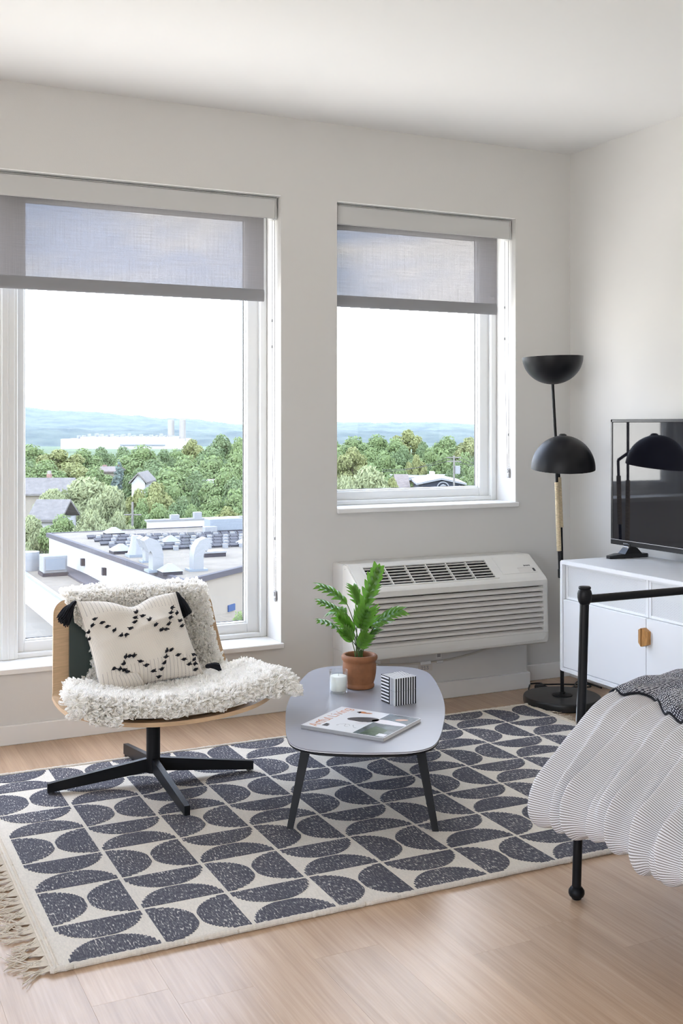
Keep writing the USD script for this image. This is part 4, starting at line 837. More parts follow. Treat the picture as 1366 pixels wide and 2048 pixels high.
prt('photo_panel', Polygon([(0.193, 0.004), (mlen - 0.003, 0.004), (mlen - 0.003, mw - 0.004), (0.193, mw - 0.004)]), 'ink_slate', label='dark landscape photograph on the lower cover')
prt('photo_panel', Polygon([(0.215, 0.012), (0.285, 0.010), (0.280, 0.085), (0.222, 0.110)]), 'ink_green', 0.0002)
prt('hair', blob(0.150, 0.160, 0.052, 0.030, 0.5, seed=1), 'ink_dark', 0.0003, 'dark hair of the person pictured on the cover')
prt('figure', blob(0.238, 0.165, 0.058, 0.026, -0.05, seed=2), 'ink_pale', 0.0003, 'pale dress of the person pictured on the cover')
prt('figure', blob(0.168, 0.118, 0.022, 0.012, 0.9, seed=5), 'ink_pale', 0.0003)
prt('face', blob(0.262, 0.215, 0.020, 0.012, 0.4, seed=3), 'ink_skin', 0.00035)
prt('drawing', blob(0.110, 0.235, 0.022, 0.010, 0.3, wob=0.35, seed=6), 'ink_orange', 0.0003)
prt('drawing', blob(0.092, 0.232, 0.010, 0.006, 1.3, wob=0.4, seed=9), 'ink_dark', 0.0003)
for k in range(3):
    t = np.linspace(0, 4.2, 18); ln = shapely.LineString(np.c_[0.115 + 0.024 * k + 0.012 * np.cos(t + k), 0.070 + 0.014 * np.sin(t * 1.3)]).buffer(0.0009)
    prt('drawing', ln, 'ink_grey', 0.0002)
prt('barcode_panel', Polygon([(0.272, 0.012), (0.302, 0.012), (0.302, 0.040), (0.272, 0.040)]), 'cover_white', 0.0003)
prt('date_block', Polygon([(0.062, 0.030), (0.083, 0.030), (0.083, 0.048), (0.076, 0.048), (0.076, 0.060), (0.062, 0.060)]), 'ink_dark', 0.0002)
lt = meshkit.text_mesh('Artful Living', 0.034, 0.0002); w_ = lt.bounds[1, 0]; lt.vertices[:, 0] *= 0.246 / w_
# the title runs along the head of the cover (short way), tops of the letters towards the head
lm = lt.copy(); lm.vertices = np.c_[0.052 - lt.vertices[:, 1], 0.010 + lt.vertices[:, 0], lt.vertices[:, 2] + MT]
part(mg, 'title', mgf(lm, 0), 'ink_orange', smooth=False, label='orange title lettering')

# ------------------------------------------------------------------ floor lamp
LX, LY = 3.155, 4.160
lp = thing('floor_lamp', 'black floor lamp with two dome shades and a round stone base', 'floor lamp', (LX, LY, 0))
part(lp, 'base', lathe([(0, 0.0005), (0.172, 0.0005), (0.178, 0.004), (0.180, 0.010), (0.180, 0.030), (0.1775, 0.036), (0.172, 0.039), (0, 0.039)], (LX, LY, 0), 72), 'stone_black', smooth=40)
part(lp, 'flange', lathe([(0, 0.039), (0.046, 0.039), (0.046, 0.043), (0.030, 0.045), (0.012, 0.046), (0.012, 0.055), (0, 0.055)], (LX, LY, 0), 36), 'black_metal', smooth=40)
L0 = np.array([LX, LY, 0])
def lq(r, f, z): return L0 + RT * r + FW * f + np.array([0, 0, z])
pB = [lq(0, 0, 0.045), lq(0, 0, 0.60), lq(-0.003, 0.006, 0.80), lq(-0.012, 0.018, 1.06), lq(-0.016, 0.022, 1.13)]
pA = [lq(-0.014, -0.022, 0.60), lq(-0.024, -0.024, 0.86), lq(-0.035, -0.020, 1.25), lq(-0.047, -0.014, 1.495)]
part(lp, 'pole', cat([tube(pB[:2], 0.0085, 16), tube(pB[1:], 0.0068, 14)]), 'black_metal')
part(lp, 'pole', tube(pA, 0.0066, 14), 'black_metal')
def on(poly, z):
    P = np.array(poly); return np.array([np.interp(z, P[:, 2], P[:, k]) for k in range(3)])
def wrap(poly, za, zb):
    zs = np.arange(za, zb, 0.0022); P = np.array([on(poly, z) for z in zs]); R = 0.0108 + 0.0007 * np.sin(np.arange(len(zs)) * math.pi / 1.5)
    return tube(P, R, 14)
part(lp, 'rattan_wrap', wrap(pA, 0.715, 1.036), 'rattan', label='woven rattan wrap of the front pole')
part(lp, 'rattan_wrap', wrap(pB, 0.822, 1.056), 'rattan', label='woven rattan wrap of the rear pole')
part(lp, 'clamp', cat([tube([pA[0] + [0, 0, 0.0], lq(0, 0, 0.60)], 0.008, 12), tube([lq(0, 0, 0.585), lq(0, 0, 0.625)], 0.0115, 16), tube([lq(-0.014, -0.022, 0.59), lq(-0.0145, -0.022, 0.63)], 0.010, 16)]), 'black_metal')
def dome_profile(r, h, t=0.0022):
    a = np.linspace(0, math.pi / 2, 26); o = [(r * math.cos(x), h * math.sin(x)) for x in a]; o[-1] = (0, h)
    i = [((r - t) * math.cos(x), (h - t) * math.sin(x)) for x in a[::-1]]; i[0] = (0, h - t)
    return [(r - t, 0)] + o + i
def tilted(m, deg, axis, loc):
    m = m.copy(); m.apply_transform(trimesh.transformations.rotation_matrix(math.radians(deg), axis)); m.apply_translation(loc); return m
up_c = pA[-1] + np.array([0, 0, 0.122])
bowl = lathe(dome_profile(0.140, 0.128), n=64); bowl.apply_transform(np.diag([1, 1, -1, 1.0])); bowl.invert()
part(lp, 'bowl_shade', tilted(bowl, -1.5, FW, up_c), 'satin_black', smooth=50)
low_c = lq(-0.029, -0.165, 1.103)
part(lp, 'dome_shade', tilted(lathe(dome_profile(0.1435, 0.150), n=64), 7, RT, low_c), 'satin_black', smooth=50)
nap = np.array([0, 0, 1.0]) * math.cos(math.radians(7)) - FW * math.sin(math.radians(7)) * -1
part(lp, 'swivel_arm', cat([tube([pB[-1], low_c + np.array([0, 0, 0.146]) + FW * 0.022], 0.0075, 12), lathe([(0, 0.147), (0.018, 0.147), (0.018, 0.153), (0.009, 0.158), (0, 0.158)], low_c + FW * 0.010, 20)]), 'black_metal')
part(lp, 'bulb', trimesh.Trimesh(trimesh.creation.icosphere(3, 0.028).vertices + low_c + [0, 0, 0.06], trimesh.creation.icosphere(3, 0.028).faces), 'cover_white', smooth=True)
lc = thing('lamp_cord', 'black lamp cord coiled on the floor behind the lamp base', 'cord', (3.15, 4.36, 0))
def floor_pt(zx, zy, z=0.006):
    d = at(1040 + zx / 6.21, 1300 + zy / 6.21, 1.0) - np.array([0, 0, EYE]); return np.array([0, 0, EYE]) + d * ((z - EYE) / d[2])
lp_ = [(150, 520), (108, 480), (118, 446), (162, 416), (235, 412), (300, 440), (400, 480), (560, 485), (660, 465), (800, 460), (882, 448), (850, 430), (740, 425), (540, 425), (330, 428), (242, 430), (222, 452), (250, 474)]
part(lc, 'cord', tube(curve_pts([floor_pt(x_, y_, 0.006 + 0.005 * (k % 3)) for k, (x_, y_) in enumerate(lp_)], 120), 0.0038, 8), 'cord_black')
part(lc, 'cord', tube(curve_pts([floor_pt(640, 470, 0.016), floor_pt(680, 440, 0.012), floor_pt(712, 395, 0.006), (3.50, 4.30, 0.006)], 20), 0.0038, 8), 'cord_black')
sw_ = floor_pt(235, 482, 0.0)
part(lc, 'inline_switch', box(sw_[0] - 0.022, sw_[0] + 0.03, sw_[1] - 0.012, sw_[1] + 0.012, 0.0005, 0.022, 0.006), 'plastic_dark')

# ------------------------------------------------------------------ media cabinet
KX0, KX1, KY0, KY1, KZ0, KZ1 = 3.000, 3.440, 2.865, 3.972, 0.208, 0.700
kb = thing('media_cabinet', 'white media cabinet with perforated upper band and wooden tab handles', 'cabinet', ((KX0 + KX1) / 2, (KY0 + KY1) / 2, 0))
t_ = 0.016
def yz_poly(o):   # rounded rectangle outline of the carcass front (Y, Z)
    return shapely.box(KY0 + o, KZ0 + o, KY1 - o, KZ1 - o)
shell_o = yz_poly(0.012).buffer(0.012); hole = yz_poly(t_ + 0.004).buffer(0.002)
def ext_yz(poly, x0, x1):
    m = prism(poly, 0, x1 - x0); v = m.vertices.copy(); m.vertices = np.stack([v[:, 2] + x0, v[:, 0], v[:, 1]], 1); return m
car = mf(ext_yz(shell_o, KX0 + 0.003, KX1)) - mf(ext_yz(hole, KX0 - 0.1, KX1 - 0.012))
part(kb, 'carcass', car, 'white_lacquer', smooth=25)
# bevelled front rim, sloping in towards the doors
ro, ri = yz_poly(0.0125).buffer(0.0115), yz_poly(t_ + 0.003).buffer(0.002)
part(kb, 'front_rim', mf(ext_yz(ro, KX0, KX0 + 0.0031)) - mf(ext_yz(ri, KX0 - 1, KX0 + 1)), 'white_lacquer', smooth=25)
YM = 3.417; ZM = 0.528
for a, b, hside in ((YM + 0.0015, KY1 - t_ - 0.004, -1), (KY0 + t_ + 0.004, YM - 0.0015, 1)):
    part(kb, 'mesh_panel', box(KX0 + 0.022, KX0 + 0.0232, a + 0.014, b - 0.010, ZM + 0.010, KZ1 - t_ - 0.010), 'perforated', label='perforated white steel panel')
    part(kb, 'panel_frame', cat([box(KX0 + 0.018, KX0 + 0.030, a, a + 0.016, ZM, KZ1 - t_ - 0.003, 0.001), box(KX0 + 0.018, KX0 + 0.030, b - 0.012, b, ZM, KZ1 - t_ - 0.003, 0.001), box(KX0 + 0.018, KX0 + 0.030, a + 0.016, b - 0.012, KZ1 - t_ - 0.013, KZ1 - t_ - 0.003, 0.001), box(KX0 + 0.018, KX0 + 0.030, a + 0.016, b - 0.012, ZM, ZM + 0.012, 0.001)]), 'white_lacquer')
    dr = part(kb, 'door', box(KX0 + 0.004, KX0 + 0.020, a, b, KZ0 + t_ + 0.004, ZM - 0.001, 0.0012), 'white_lacquer')
    ys = a if hside < 0 else b
    y_in, y_out = (ys, ys + 0.024) if hside < 0 else (ys - 0.024, ys)
    ym = ys + 0.001 * (-hside); yo = ys + (0.026 if hside < 0 else -0.026)
    hx = trimesh.convex.convex_hull(np.array([[KX0 + d, y, z] for d, y, z in ((0.004, ym, 0.490), (0.004, yo, 0.479), (0.004, ym, 0.417), (0.004, yo, 0.428), (-0.022, ym, 0.490), (-0.012, yo, 0.479), (-0.022, ym, 0.417), (-0.012, yo, 0.428))]))
    part(dr, 'handle', hx, 'wood_handle', smooth=False, label='small wooden tab handle')
part(kb, 'inner_shelf', box(KX0 + 0.05, KX1 - 0.014, KY0 + t_ + 0.003, KY1 - t_ - 0.003, ZM - 0.02, ZM - 0.006), 'white_lacquer')
def taper(top, bot, rt_, rb):
    return tube([np.array(top, float), np.array(bot, float)], [rt_, rb], 18)
for (yy, dy) in ((KY1 - 0.10, 0.0), (KY0 + 0.10, 0.0)):
    for xx, dx in ((KX0 + 0.045, -0.022), (KX1 - 0.06, 0.0)):
        part(kb, 'leg', taper((xx, yy, KZ0 - 0.0005), (xx + dx, yy + dy, 0.0006), 0.017, 0.011), 'white_lacquer', smooth=40)
        part(kb, 'leg_plate', box(xx - 0.03, xx + 0.03, yy - 0.03, yy + 0.03, KZ0 - 0.006, KZ0 - 0.0002, 0.002), 'white_lacquer')
part(kb, 'floor_rail', box(KX1 - 0.075, KX1 - 0.045, KY0 + 0.10, KY1 - 0.10, 0.0006, 0.022, 0.004), 'white_lacquer')

# ------------------------------------------------------------------ television
VX = 3.330; VY0, VY1, VZ0, VZ1 = 3.02, 4.022, 0.752, 1.326
tv = thing('television', 'black flat screen television standing on the white cabinet', 'television', (VX, (VY0 + VY1) / 2, KZ1))
part(tv, 'housing', box(VX + 0.003, VX + 0.045, VY0 + 0.002, VY1 - 0.002, VZ0 + 0.004, VZ1 - 0.002, 0.008), 'tv_plastic')
part(tv, 'bezel', cat([box(VX - 0.004, VX + 0.006, VY0, VY0 + 0.012, VZ0, VZ1, 0.002), box(VX - 0.004, VX + 0.006, VY1 - 0.012, VY1, VZ0, VZ1, 0.002), box(VX - 0.004, VX + 0.006, VY0, VY1, VZ1 - 0.014, VZ1, 0.002), box(VX - 0.005, VX + 0.006, VY0, VY1, VZ0, VZ0 + 0.022, 0.002)]), 'tv_plastic')
part(tv, 'screen', box(VX - 0.001, VX + 0.004, VY0 + 0.011, VY1 - 0.011, VZ0 + 0.02, VZ1 - 0.013), 'tv_screen', smooth=False, label='dark glossy screen')
part(tv, 'trim_strip', box(VX - 0.006, VX - 0.003, VY0 + 0.004, VY1 - 0.004, VZ0 + 0.0215, VZ0 + 0.0245), 'silver_trim', smooth=False)
part(tv, 'badge', box(VX - 0.0062, VX - 0.0045, 3.902, 3.932, VZ0 + 0.006, VZ0 + 0.012), 'silver_trim', smooth=False)
for yc in (3.905, 3.137):
    ft = [mf(trimesh.convex.convex_hull(np.array([[x_, yc + s_ * w_, z_] for x_, w_, zz in ((3.215, 0.012, (0.0008, 0.014)), (3.27, 0.026, (0.0008, 0.020)), (3.42, 0.026, (0.0008, 0.018)), (3.435, 0.014, (0.0008, 0.012))) for s_ in (-1, 1) for z_ in (KZ1 + zz[0], KZ1 + zz[1])]))),
          mf(trimesh.convex.convex_hull(np.array([[x_, yc + s_ * w_, z_] for x_, w_, z_ in ((3.285, 0.026, KZ1 + 0.012), (3.395, 0.026, KZ1 + 0.012), (3.315, 0.020, KZ1 + 0.045), (3.365, 0.020, KZ1 + 0.045)) for s_ in (-1, 1)]))),
          mf(box(3.318, 3.362, yc - 0.020, yc + 0.020, KZ1 + 0.04, VZ0 + 0.01, 0.003))]
    fm = ft[0] + ft[1] + ft[2]
    f_ = part(tv, 'foot', fm, 'tv_plastic', smooth=30)
    part(f_, 'chrome_cap', box(3.314, 3.322, yc - 0.017, yc + 0.017, KZ1 + 0.030, KZ1 + 0.052, 0.002), 'silver_trim')

# ------------------------------------------------------------------ bed
BX0, BX1, BYF, BYH = 1.893, 3.300, 2.432, 0.40
bd = thing('bed_frame', 'black metal tube bed frame with a tall foot rail', 'bed', ((BX0 + BX1) / 2, 1.4, 0))
def post(xb, xt, y, h):
    return [tube([(xb, y, 0.03), (xt, y, h)], 0.0125, 20)]
for (xb, xt, y, h) in ((BX0, BX0 + 0.028, BYF, 0.83), (BX1, BX1, BYF, 0.83), (BX0, BX0, BYH, 1.05), (BX1, BX1, BYH, 1.05)):
    part(bd, 'post', tube([(xb, y, 0.03), (xt, y, h)], 0.0125, 22), 'bed_metal')
    part(bd, 'foot_knob', lathe([(0, 0.0006), (0.011, 0.0006), (0.0135, 0.003), (0.0145, 0.007), (0.0195, 0.010), (0.0222, 0.017), (0.0215, 0.025), (0.0175, 0.031), (0.0150, 0.034), (0.0128, 0.036), (0, 0.036)], (xb, y, 0), 28), 'bed_metal', smooth=60)
    part(bd, 'post_knob', lathe([(0, h - 0.022), (0.0128, h - 0.022), (0.0175, h - 0.014), (0.0198, h - 0.003), (0.0198, h + 0.008), (0.0175, h + 0.016), (0.0150, h + 0.020), (0.0168, h + 0.021), (0.0172, h + 0.0255), (0.0150, h + 0.0275), (0, h + 0.028)], (xt, y, 0), 28), 'bed_metal', smooth=60)
part(bd, 'foot_rail', tube([(BX0 + 0.028, BYF, 0.822), (BX1, BYF, 0.822)], 0.0113, 20), 'bed_metal')
part(bd, 'head_rail', tube([(BX0, BYH, 1.03), (BX1, BYH, 1.03)], 0.0113, 16), 'bed_metal')
for x_ in (BX0 + 0.012, BX1 - 0.012): part(bd, 'side_rail', box(x_ - 0.012, x_ + 0.012, BYH, BYF, 0.265, 0.295, 0.002), 'bed_metal')
part(bd, 'cross_rail', box(BX0, BX1, BYF - 0.012, BYF + 0.012, 0.262, 0.292, 0.002), 'bed_metal'); part(bd, 'cross_rail', box(BX0, BX1, BYH - 0.012, BYH + 0.012, 0.262, 0.292, 0.002), 'bed_metal')
for k in range(11):
    yy = BYH + 0.09 + k * 0.185; part(bd, 'slat', box(BX0 + 0.02, BX1 - 0.02, yy - 0.035, yy + 0.035, 0.278, 0.292, 0.002), 'bed_deck')

rb = np.random.default_rng(8)
NS = 420
ys = np.linspace(0.62, 2.402, NS)
kx = np.array([  # hem to crown: x, z, fold weight
    (1.790, 0.262, 0.35), (1.745, 0.249, 0.9), (1.712, 0.252, 1.0), (1.697, 0.285, 1.0), (1.715, 0.345, 0.85), (1.775, 0.418, 0.60), (1.845, 0.488, 0.42), (1.905, 0.545, 0.28), (1.960, 0.572, 0.20), (2.06, 0.580, 0.15), (2.30, 0.598, 0.10), (2.62, 0.612, 0.08)])
sk_ = np.r_[0, np.cumsum(np.linalg.norm(np.diff(kx[:, :2], axis=0), axis=1))]
NP = 90
sp = np.r_[np.linspace(0, sk_[8], 70), np.linspace(sk_[8], sk_[-1], 21)[1:]]; NP = len(sp)
bxs, bzs, bws = (PchipInterpolator(sk_, kx[:, k])(sp) for k in range(3))
rc = np.random.default_rng(19)
CREASE = [(2.355, .022, .9, .0, .8, .05), (2.285, .016, .9, .0, .62, .03), (2.215, .017, 1.5, .06, .85, .03), (2.150, .013, .8, .0, .45, .02), (2.115, .019, 1.2, .2, .9, .00), (2.060, .014, 1.3, .0, .80, .03), (2.020, .011, .9, .25, .9, -.02), (1.985, .017, 1.5, .0, .95, .0), (1.930, .014, 1.0, .0, .6, .04), (1.885, .016, 1.2, .1, .9, .0), (1.84, .014, 1.1, .0, .7, .02)]
CREASE += [(1.80 - 0.052 * k + rc.uniform(-.015, .015), rc.uniform(.011, .021), rc.uniform(.7, 1.5), rc.uniform(0, .2), rc.uniform(.5, .95), rc.uniform(-.03, .04)) for k in range(22)]
def fold_field(y, s):
    """Creases of the hanging side: position along the bed y, height fraction s (0 hem, 1 crown)."""
    f = 0.30 * np.sin(2 * np.pi * (y + 0.04 * s) / 0.23 + 0.5) + 0.18 * np.sin(2 * np.pi * (y + .03 * np.sin(5 * s)) / 0.117 + 1.3)
    for (y0, w, a, s0, s1, lean) in CREASE:
        q = (y - y0 - lean * (s - 0.3) - 0.008 * np.sin(9 * s + 40 * y0)) / w
        m = np.clip((s - s0 + .10) / .14, 0, 1) * np.clip((s1 - s) / .16, 0, 1)
        f = f + a * m * (np.exp(-q * q) - 0.55 * np.exp(-((q - 1.7) / 1.1) ** 2))
    return f
YY, SS = np.meshgrid(ys, sp, indexing='ij'); sn_ = SS / sp[-1]
hemlift = np.interp(ys, [1.6, 1.87, 2.0, 2.1, 2.25, 2.36, 2.402], [0.03, 0.026, 0.040, 0.042, 0.030, 0.010, 0.006])[:, None]
flare = np.interp(ys, [1.4, 1.9, 2.15, 2.32, 2.402], [0.030, 0.020, 0.012, 0.000, -0.004])[:, None]
bX = bxs[None] + flare * np.clip((1.95 - bxs[None]) / 0.25, 0, 1); bZ = bzs[None] + hemlift * np.clip((0.5 - bzs[None]) / 0.25, 0, 1)
dx, dz2 = np.gradient(bxs, sp), np.gradient(bzs, sp); n_ = np.hypot(dx, dz2); nx, nz = (-dz2 / n_)[None], (dx / n_)[None]
ff = fold_field(YY, sn_)
fd = 0.035 * np.clip(bws[None] * 1.1, 0.10, 0.85) * (0.40 + 0.60 * np.clip((bzs[None] - 0.25) / 0.08, 0, 1)) * ff + 0.010 * bws[None] * (meshkit.fbm(np.stack([YY * 11, SS * 5, 0 * YY], -1), 3, 2) - 0.5) * 2 + 0.004 * (meshkit.fbm(np.stack([YY * 26, SS * 20, 0 * YY + 3], -1), 2, 5) - 0.5)
endk = np.clip((2.402 - YY) / 0.04, 0, 1)
XX = bX + nx * fd; ZZ = bZ + nz * fd
ZZ = ZZ + 0.011 * np.clip((0.33 - bZ) / 0.08, 0, 1) * np.sin(2 * np.pi * YY / 0.26 + 0.8)
# rounded end at the foot: the last stations draw in
rnd = np.sqrt(np.clip(1 - (1 - endk) ** 2, 0, 1)); cxm, czm = 2.62, 0.36
XX = cxm + (XX - cxm) * (1 - 0.02 * (1 - rnd)); ZZ = czm + (ZZ - czm) * (1 - 0.12 * (1 - rnd))
left = np.stack([XX, YY, ZZ], -1)
under = np.stack([np.full(NS, 2.0), ys, np.full(NS, 0.30)], -1)[:, None]
right = left[:, ::-1].copy(); right[..., 0] = 2 * 2.62 - right[..., 0]; right[..., 0] = np.minimum(right[..., 0], 3.50)
rng2 = np.stack([np.full(NS, 3.24), ys, np.full(NS, 0.30)], -1)[:, None]
ring_ = np.concatenate([under, left, right[:, 1:], rng2], 1); NR = ring_.shape[1]
uvv = np.concatenate([np.zeros(1), sp, sp[-1] + sp[1:], np.zeros(1)]); UVd = np.stack([YY[:, :1] * np.ones((1, NR)), np.ones((NS, 1)) * uvv[None] + 0.003 * np.sin(YY[:, :1] * 9)], -1).reshape(-1, 2)
Fd = []
for i in range(NS - 1):
    j = np.arange(NR); a, b = i * NR + j, i * NR + (j + 1) % NR
    Fd.append(np.c_[a, b, b + NR]); Fd.append(np.c_[a, b + NR, a + NR])
Vd = ring_.reshape(-1, 3); c0, c1 = Vd[:NR].mean(0), Vd[-NR:].mean(0); k0 = len(Vd)
j = np.arange(NR); Fd.append(np.c_[np.full(NR, k0), (j + 1) % NR, j]); Fd.append(np.c_[np.full(NR, k0 + 1), (NS - 1) * NR + j, (NS - 1) * NR + (j + 1) % NR])
dm = trimesh.Trimesh(np.vstack([Vd, c0, c1]), np.vstack(Fd), process=False)
if dm.volume < 0: dm.invert()
dv_ = single('duvet', 'white duvet with fine grey stripes hanging over the side of the bed', 'duvet', dm, 'duvet_stripe', uv=np.vstack([UVd, [[0, 0], [0, 0]]]))
part(dv_, 'hem_seam', tube(left[::3, 1] + np.array([-0.001, 0, 0.004]), 0.0016, 6), 'cover_white', smooth=True)

# throw over the top of the duvet
t0 = PchipInterpolator([0.6, 1.3, 1.7, 1.9, 2.02, 2.12, 2.2, 2.27, 2.32, 2.37, 2.402], [1.99, 1.96, 1.935, 1.945, 1.935, 1.945, 1.985, 2.015, 1.965, 1.975, 1.945])(ys)
i0 = np.array([np.interp(v, bxs[3:], np.arange(3, NP)) for v in t0])
NT = 70; tq = np.linspace(0, 1, NT); keep = np.arange(0, NS, 3)
TH = []
UVt = []
for i in keep:
    full = np.concatenate([left[i], right[i, 1:]], 0); s = i0[i] + (len(full) - 24 - i0[i]) * tq ** 1.25
    P = np.stack([np.interp(s, np.arange(len(full)), full[:, k]) for k in range(3)], 1)
    lift = 0.010 + 0.012 * (meshkit.fbm(np.stack([np.full(NT, ys[i] * 8), P[:, 0] * 7, np.zeros(NT)], -1), 3, 9)) + 0.008 * np.sin(P[:, 0] * 26 + ys[i] * 11) ** 2
    lift = lift * np.clip(tq * 16 + 0.35, 0, 1)
    P[:, 2] += lift; P[:, 0] -= 0.004; TH.append(P); arc = np.r_[0, np.cumsum(np.linalg.norm(np.diff(P, axis=0), axis=1))]
    UVt.append(np.c_[np.full(NT, ys[i]), arc])
TH, UVt = np.array(TH), np.array(UVt)
# the throw's foot end hangs a little over the end of the duvet
TH[-1, :, 2] -= 0.03; TH[-1, :, 1] += 0.006
lowr = TH.copy(); lowr[..., 2] -= 0.007
Ft = grid_faces(len(keep), NT); kk = len(keep) * NT
rim = [i * NT for i in range(len(keep))] + [(len(keep) - 1) * NT + q for q in range(1, NT)] + [i * NT + NT - 1 for i in range(len(keep) - 2, -1, -1)] + list(range(NT - 2, 0, -1))
rim = np.array(rim); rim2 = np.roll(rim, -1)
tmh = trimesh.Trimesh(np.vstack([TH.reshape(-1, 3), lowr.reshape(-1, 3)]), np.vstack([Ft, Ft[:, ::-1] + kk, np.c_[rim, rim + kk, rim2 + kk], np.c_[rim, rim2 + kk, rim2]]), process=False)
if tmh.volume < 0: tmh.invert()
thr = thing('throw', 'black and white waffle knit throw lying on the striped duvet', 'blanket', (2.5, 1.8, 0.58))
part(thr, 'knit', tmh, 'waffle', uv=np.vstack([UVt.reshape(-1, 2)] * 2))
edge = (TH[:, 0] + lowr[:, 0]) / 2
part(thr, 'dark_hem', tube(edge, 0.0036, 8), 'tassel_black', smooth=True)
S, W = [], []
for q in range(0, NT, 1):
    for r_ in range(2):
        p = (TH[-1, q] + lowr[-1, q]) / 2 + np.array([rb.normal(0, 0.004), 0.002, 0]); t = np.linspace(0, 1, 6)[:, None]
        S.append(p + t * np.array([rb.normal(-0.004, 0.008), 0.004, -0.055]) + 0.003 * np.sin(t * 5 + q)); W.append(np.full(6, 0.003))
for q in range(10):
    p = edge[-1 - q // 2]; t = np.linspace(0, 1, 6)[:, None]; S.append(p + t * np.array([-0.035 - 0.01 * rb.random(), 0.004, -0.045]) + t ** 2 * np.array([0, 0, -0.02])); W.append(np.full(6, 0.0035))
curves(thr, 'fringe', S[::2], W[::2], 'tassel_black'); curves(thr, 'fringe', S[1::2], W[1::2], 'wool')

# ------------------------------------------------------------------ the town outside
GZ = -16.5
mat('roof_gravel', (0.150, 0.134, 0.112), 0.95, 0.1, noise=0.12, scale=0.5)
mat('roof_edge', (0.05, 0.047, 0.055), 0.7, 0.2)
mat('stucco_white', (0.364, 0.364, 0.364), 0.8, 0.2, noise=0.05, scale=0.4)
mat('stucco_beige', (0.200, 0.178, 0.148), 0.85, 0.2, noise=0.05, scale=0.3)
mat('metal_white', (0.150, 0.157, 0.165), 0.5, 0.4)
mat('metal_blue', (0.125, 0.145, 0.168), 0.5, 0.4)
mat('vent_dark', (0.03, 0.027, 0.032), 0.7, 0.2)
mat('panel_dark', (0.02, 0.02, 0.026), 0.5, 0.2)
mat('blue_window', (0.022, 0.045, 0.11), 0.5, 0.2)
mat('concrete', (0.170, 0.155, 0.132), 0.9, 0.1, noise=0.08, scale=0.2)
mat('meadow', (0.070, 0.098, 0.049), 0.95, 0.1, noise=0.4, scale=0.03)
mat('roof_brown', (0.135, 0.115, 0.105), 0.9, 0.1, noise=0.15, scale=1.5)
mat('roof_grey', (0.125, 0.118, 0.113), 0.9, 0.1, noise=0.15, scale=1.5)
mat('brick_red', (0.182, 0.119, 0.101), 0.9, 0.1, noise=0.2, scale=4)
mat('barn_blue', (0.022, 0.026, 0.036), 0.7, 0.3)
mat('pole_wood', (0.140, 0.133, 0.123), 0.9, 0.1, noise=0.2, scale=3)
mat('chimney_tan', (0.205, 0.19, 0.168), 0.85, 0.2)
mat('bark', (0.11, 0.09, 0.07), 0.95, 0.1, noise=0.3, scale=2)
def canopy(name, a, b): M[name] = leafy(name, a, b, 0.25, 0.7, 0.15)
canopy('leaf_green', (0.137, 0.182, 0.076), (0.217, 0.255, 0.110))
canopy('leaf_pale', (0.217, 0.242, 0.131), (0.297, 0.307, 0.173))
canopy('leaf_dark', (0.113, 0.154, 0.072), (0.177, 0.219, 0.099))
canopy('leaf_olive', (0.182, 0.197, 0.082), (0.249, 0.252, 0.110))
canopy('leaf_blue', (0.115, 0.148, 0.132), (0.160, 0.195, 0.175))
M['hill_forest'] = usdkit.material(stage, '/World/Looks/hill_forest', {'g': ('geometry', {}), 'n': ('noise_texture', {'scale': 0.02, 'detail': 4.0}), 'r': ('rgb_ramp', {'ramp': [(0.35, (0.046, 0.060, 0.056)), (0.65, (0.082, 0.098, 0.080))]}), 'p': ('principled_bsdf', {'roughness': 0.95, 'specular_ior_level': 0.05})},
    [('g.position', 'n.vector'), ('n.fac', 'r.fac'), ('r.color', 'p.base_color')], surface='p.BSDF')

# ground and hills
def poly_dir(d, l): return FW * d + RT * l
gq = []
def gp(d, l, z): p = poly_dir(d, l); return [p[0], p[1], z]
gv = [gp(26, -60, GZ), gp(26, 90, GZ), gp(700, 420, GZ), gp(700, -480, GZ), gp(1700, 950, GZ - 16), gp(1700, -1150, GZ - 16), gp(26, -60, GZ - 3), gp(26, 90, GZ - 3), gp(1700, 950, GZ - 22), gp(1700, -1150, GZ - 22)]
single('ground', 'grassy valley floor under the trees of the town', 'ground', trimesh.Trimesh(gv, [(0, 1, 2), (0, 2, 3), (3, 2, 4), (3, 4, 5), (6, 8, 7), (6, 9, 8), (0, 6, 7), (0, 7, 1)], process=False), 'meadow', smooth=False, kind='structure')
lot = trimesh.creation.box((1, 1, 1)); 
single('pavement', 'pale concrete yard beside the flat roofed building', 'pavement', box(-12, 60, 44, 146, GZ - 0.3, GZ + 0.02), 'concrete', smooth=False, kind='structure')
ridge_px = [(-700, 800), (-200, 806), (20, 812), (60, 815), (110, 822), (180, 823), (250, 830), (330, 838), (400, 840), (450, 846), (500, 851), (600, 850), (675, 847), (720, 845), (780, 846), (850, 845), (905, 847), (957, 851), (1100, 846), (1500, 840)]
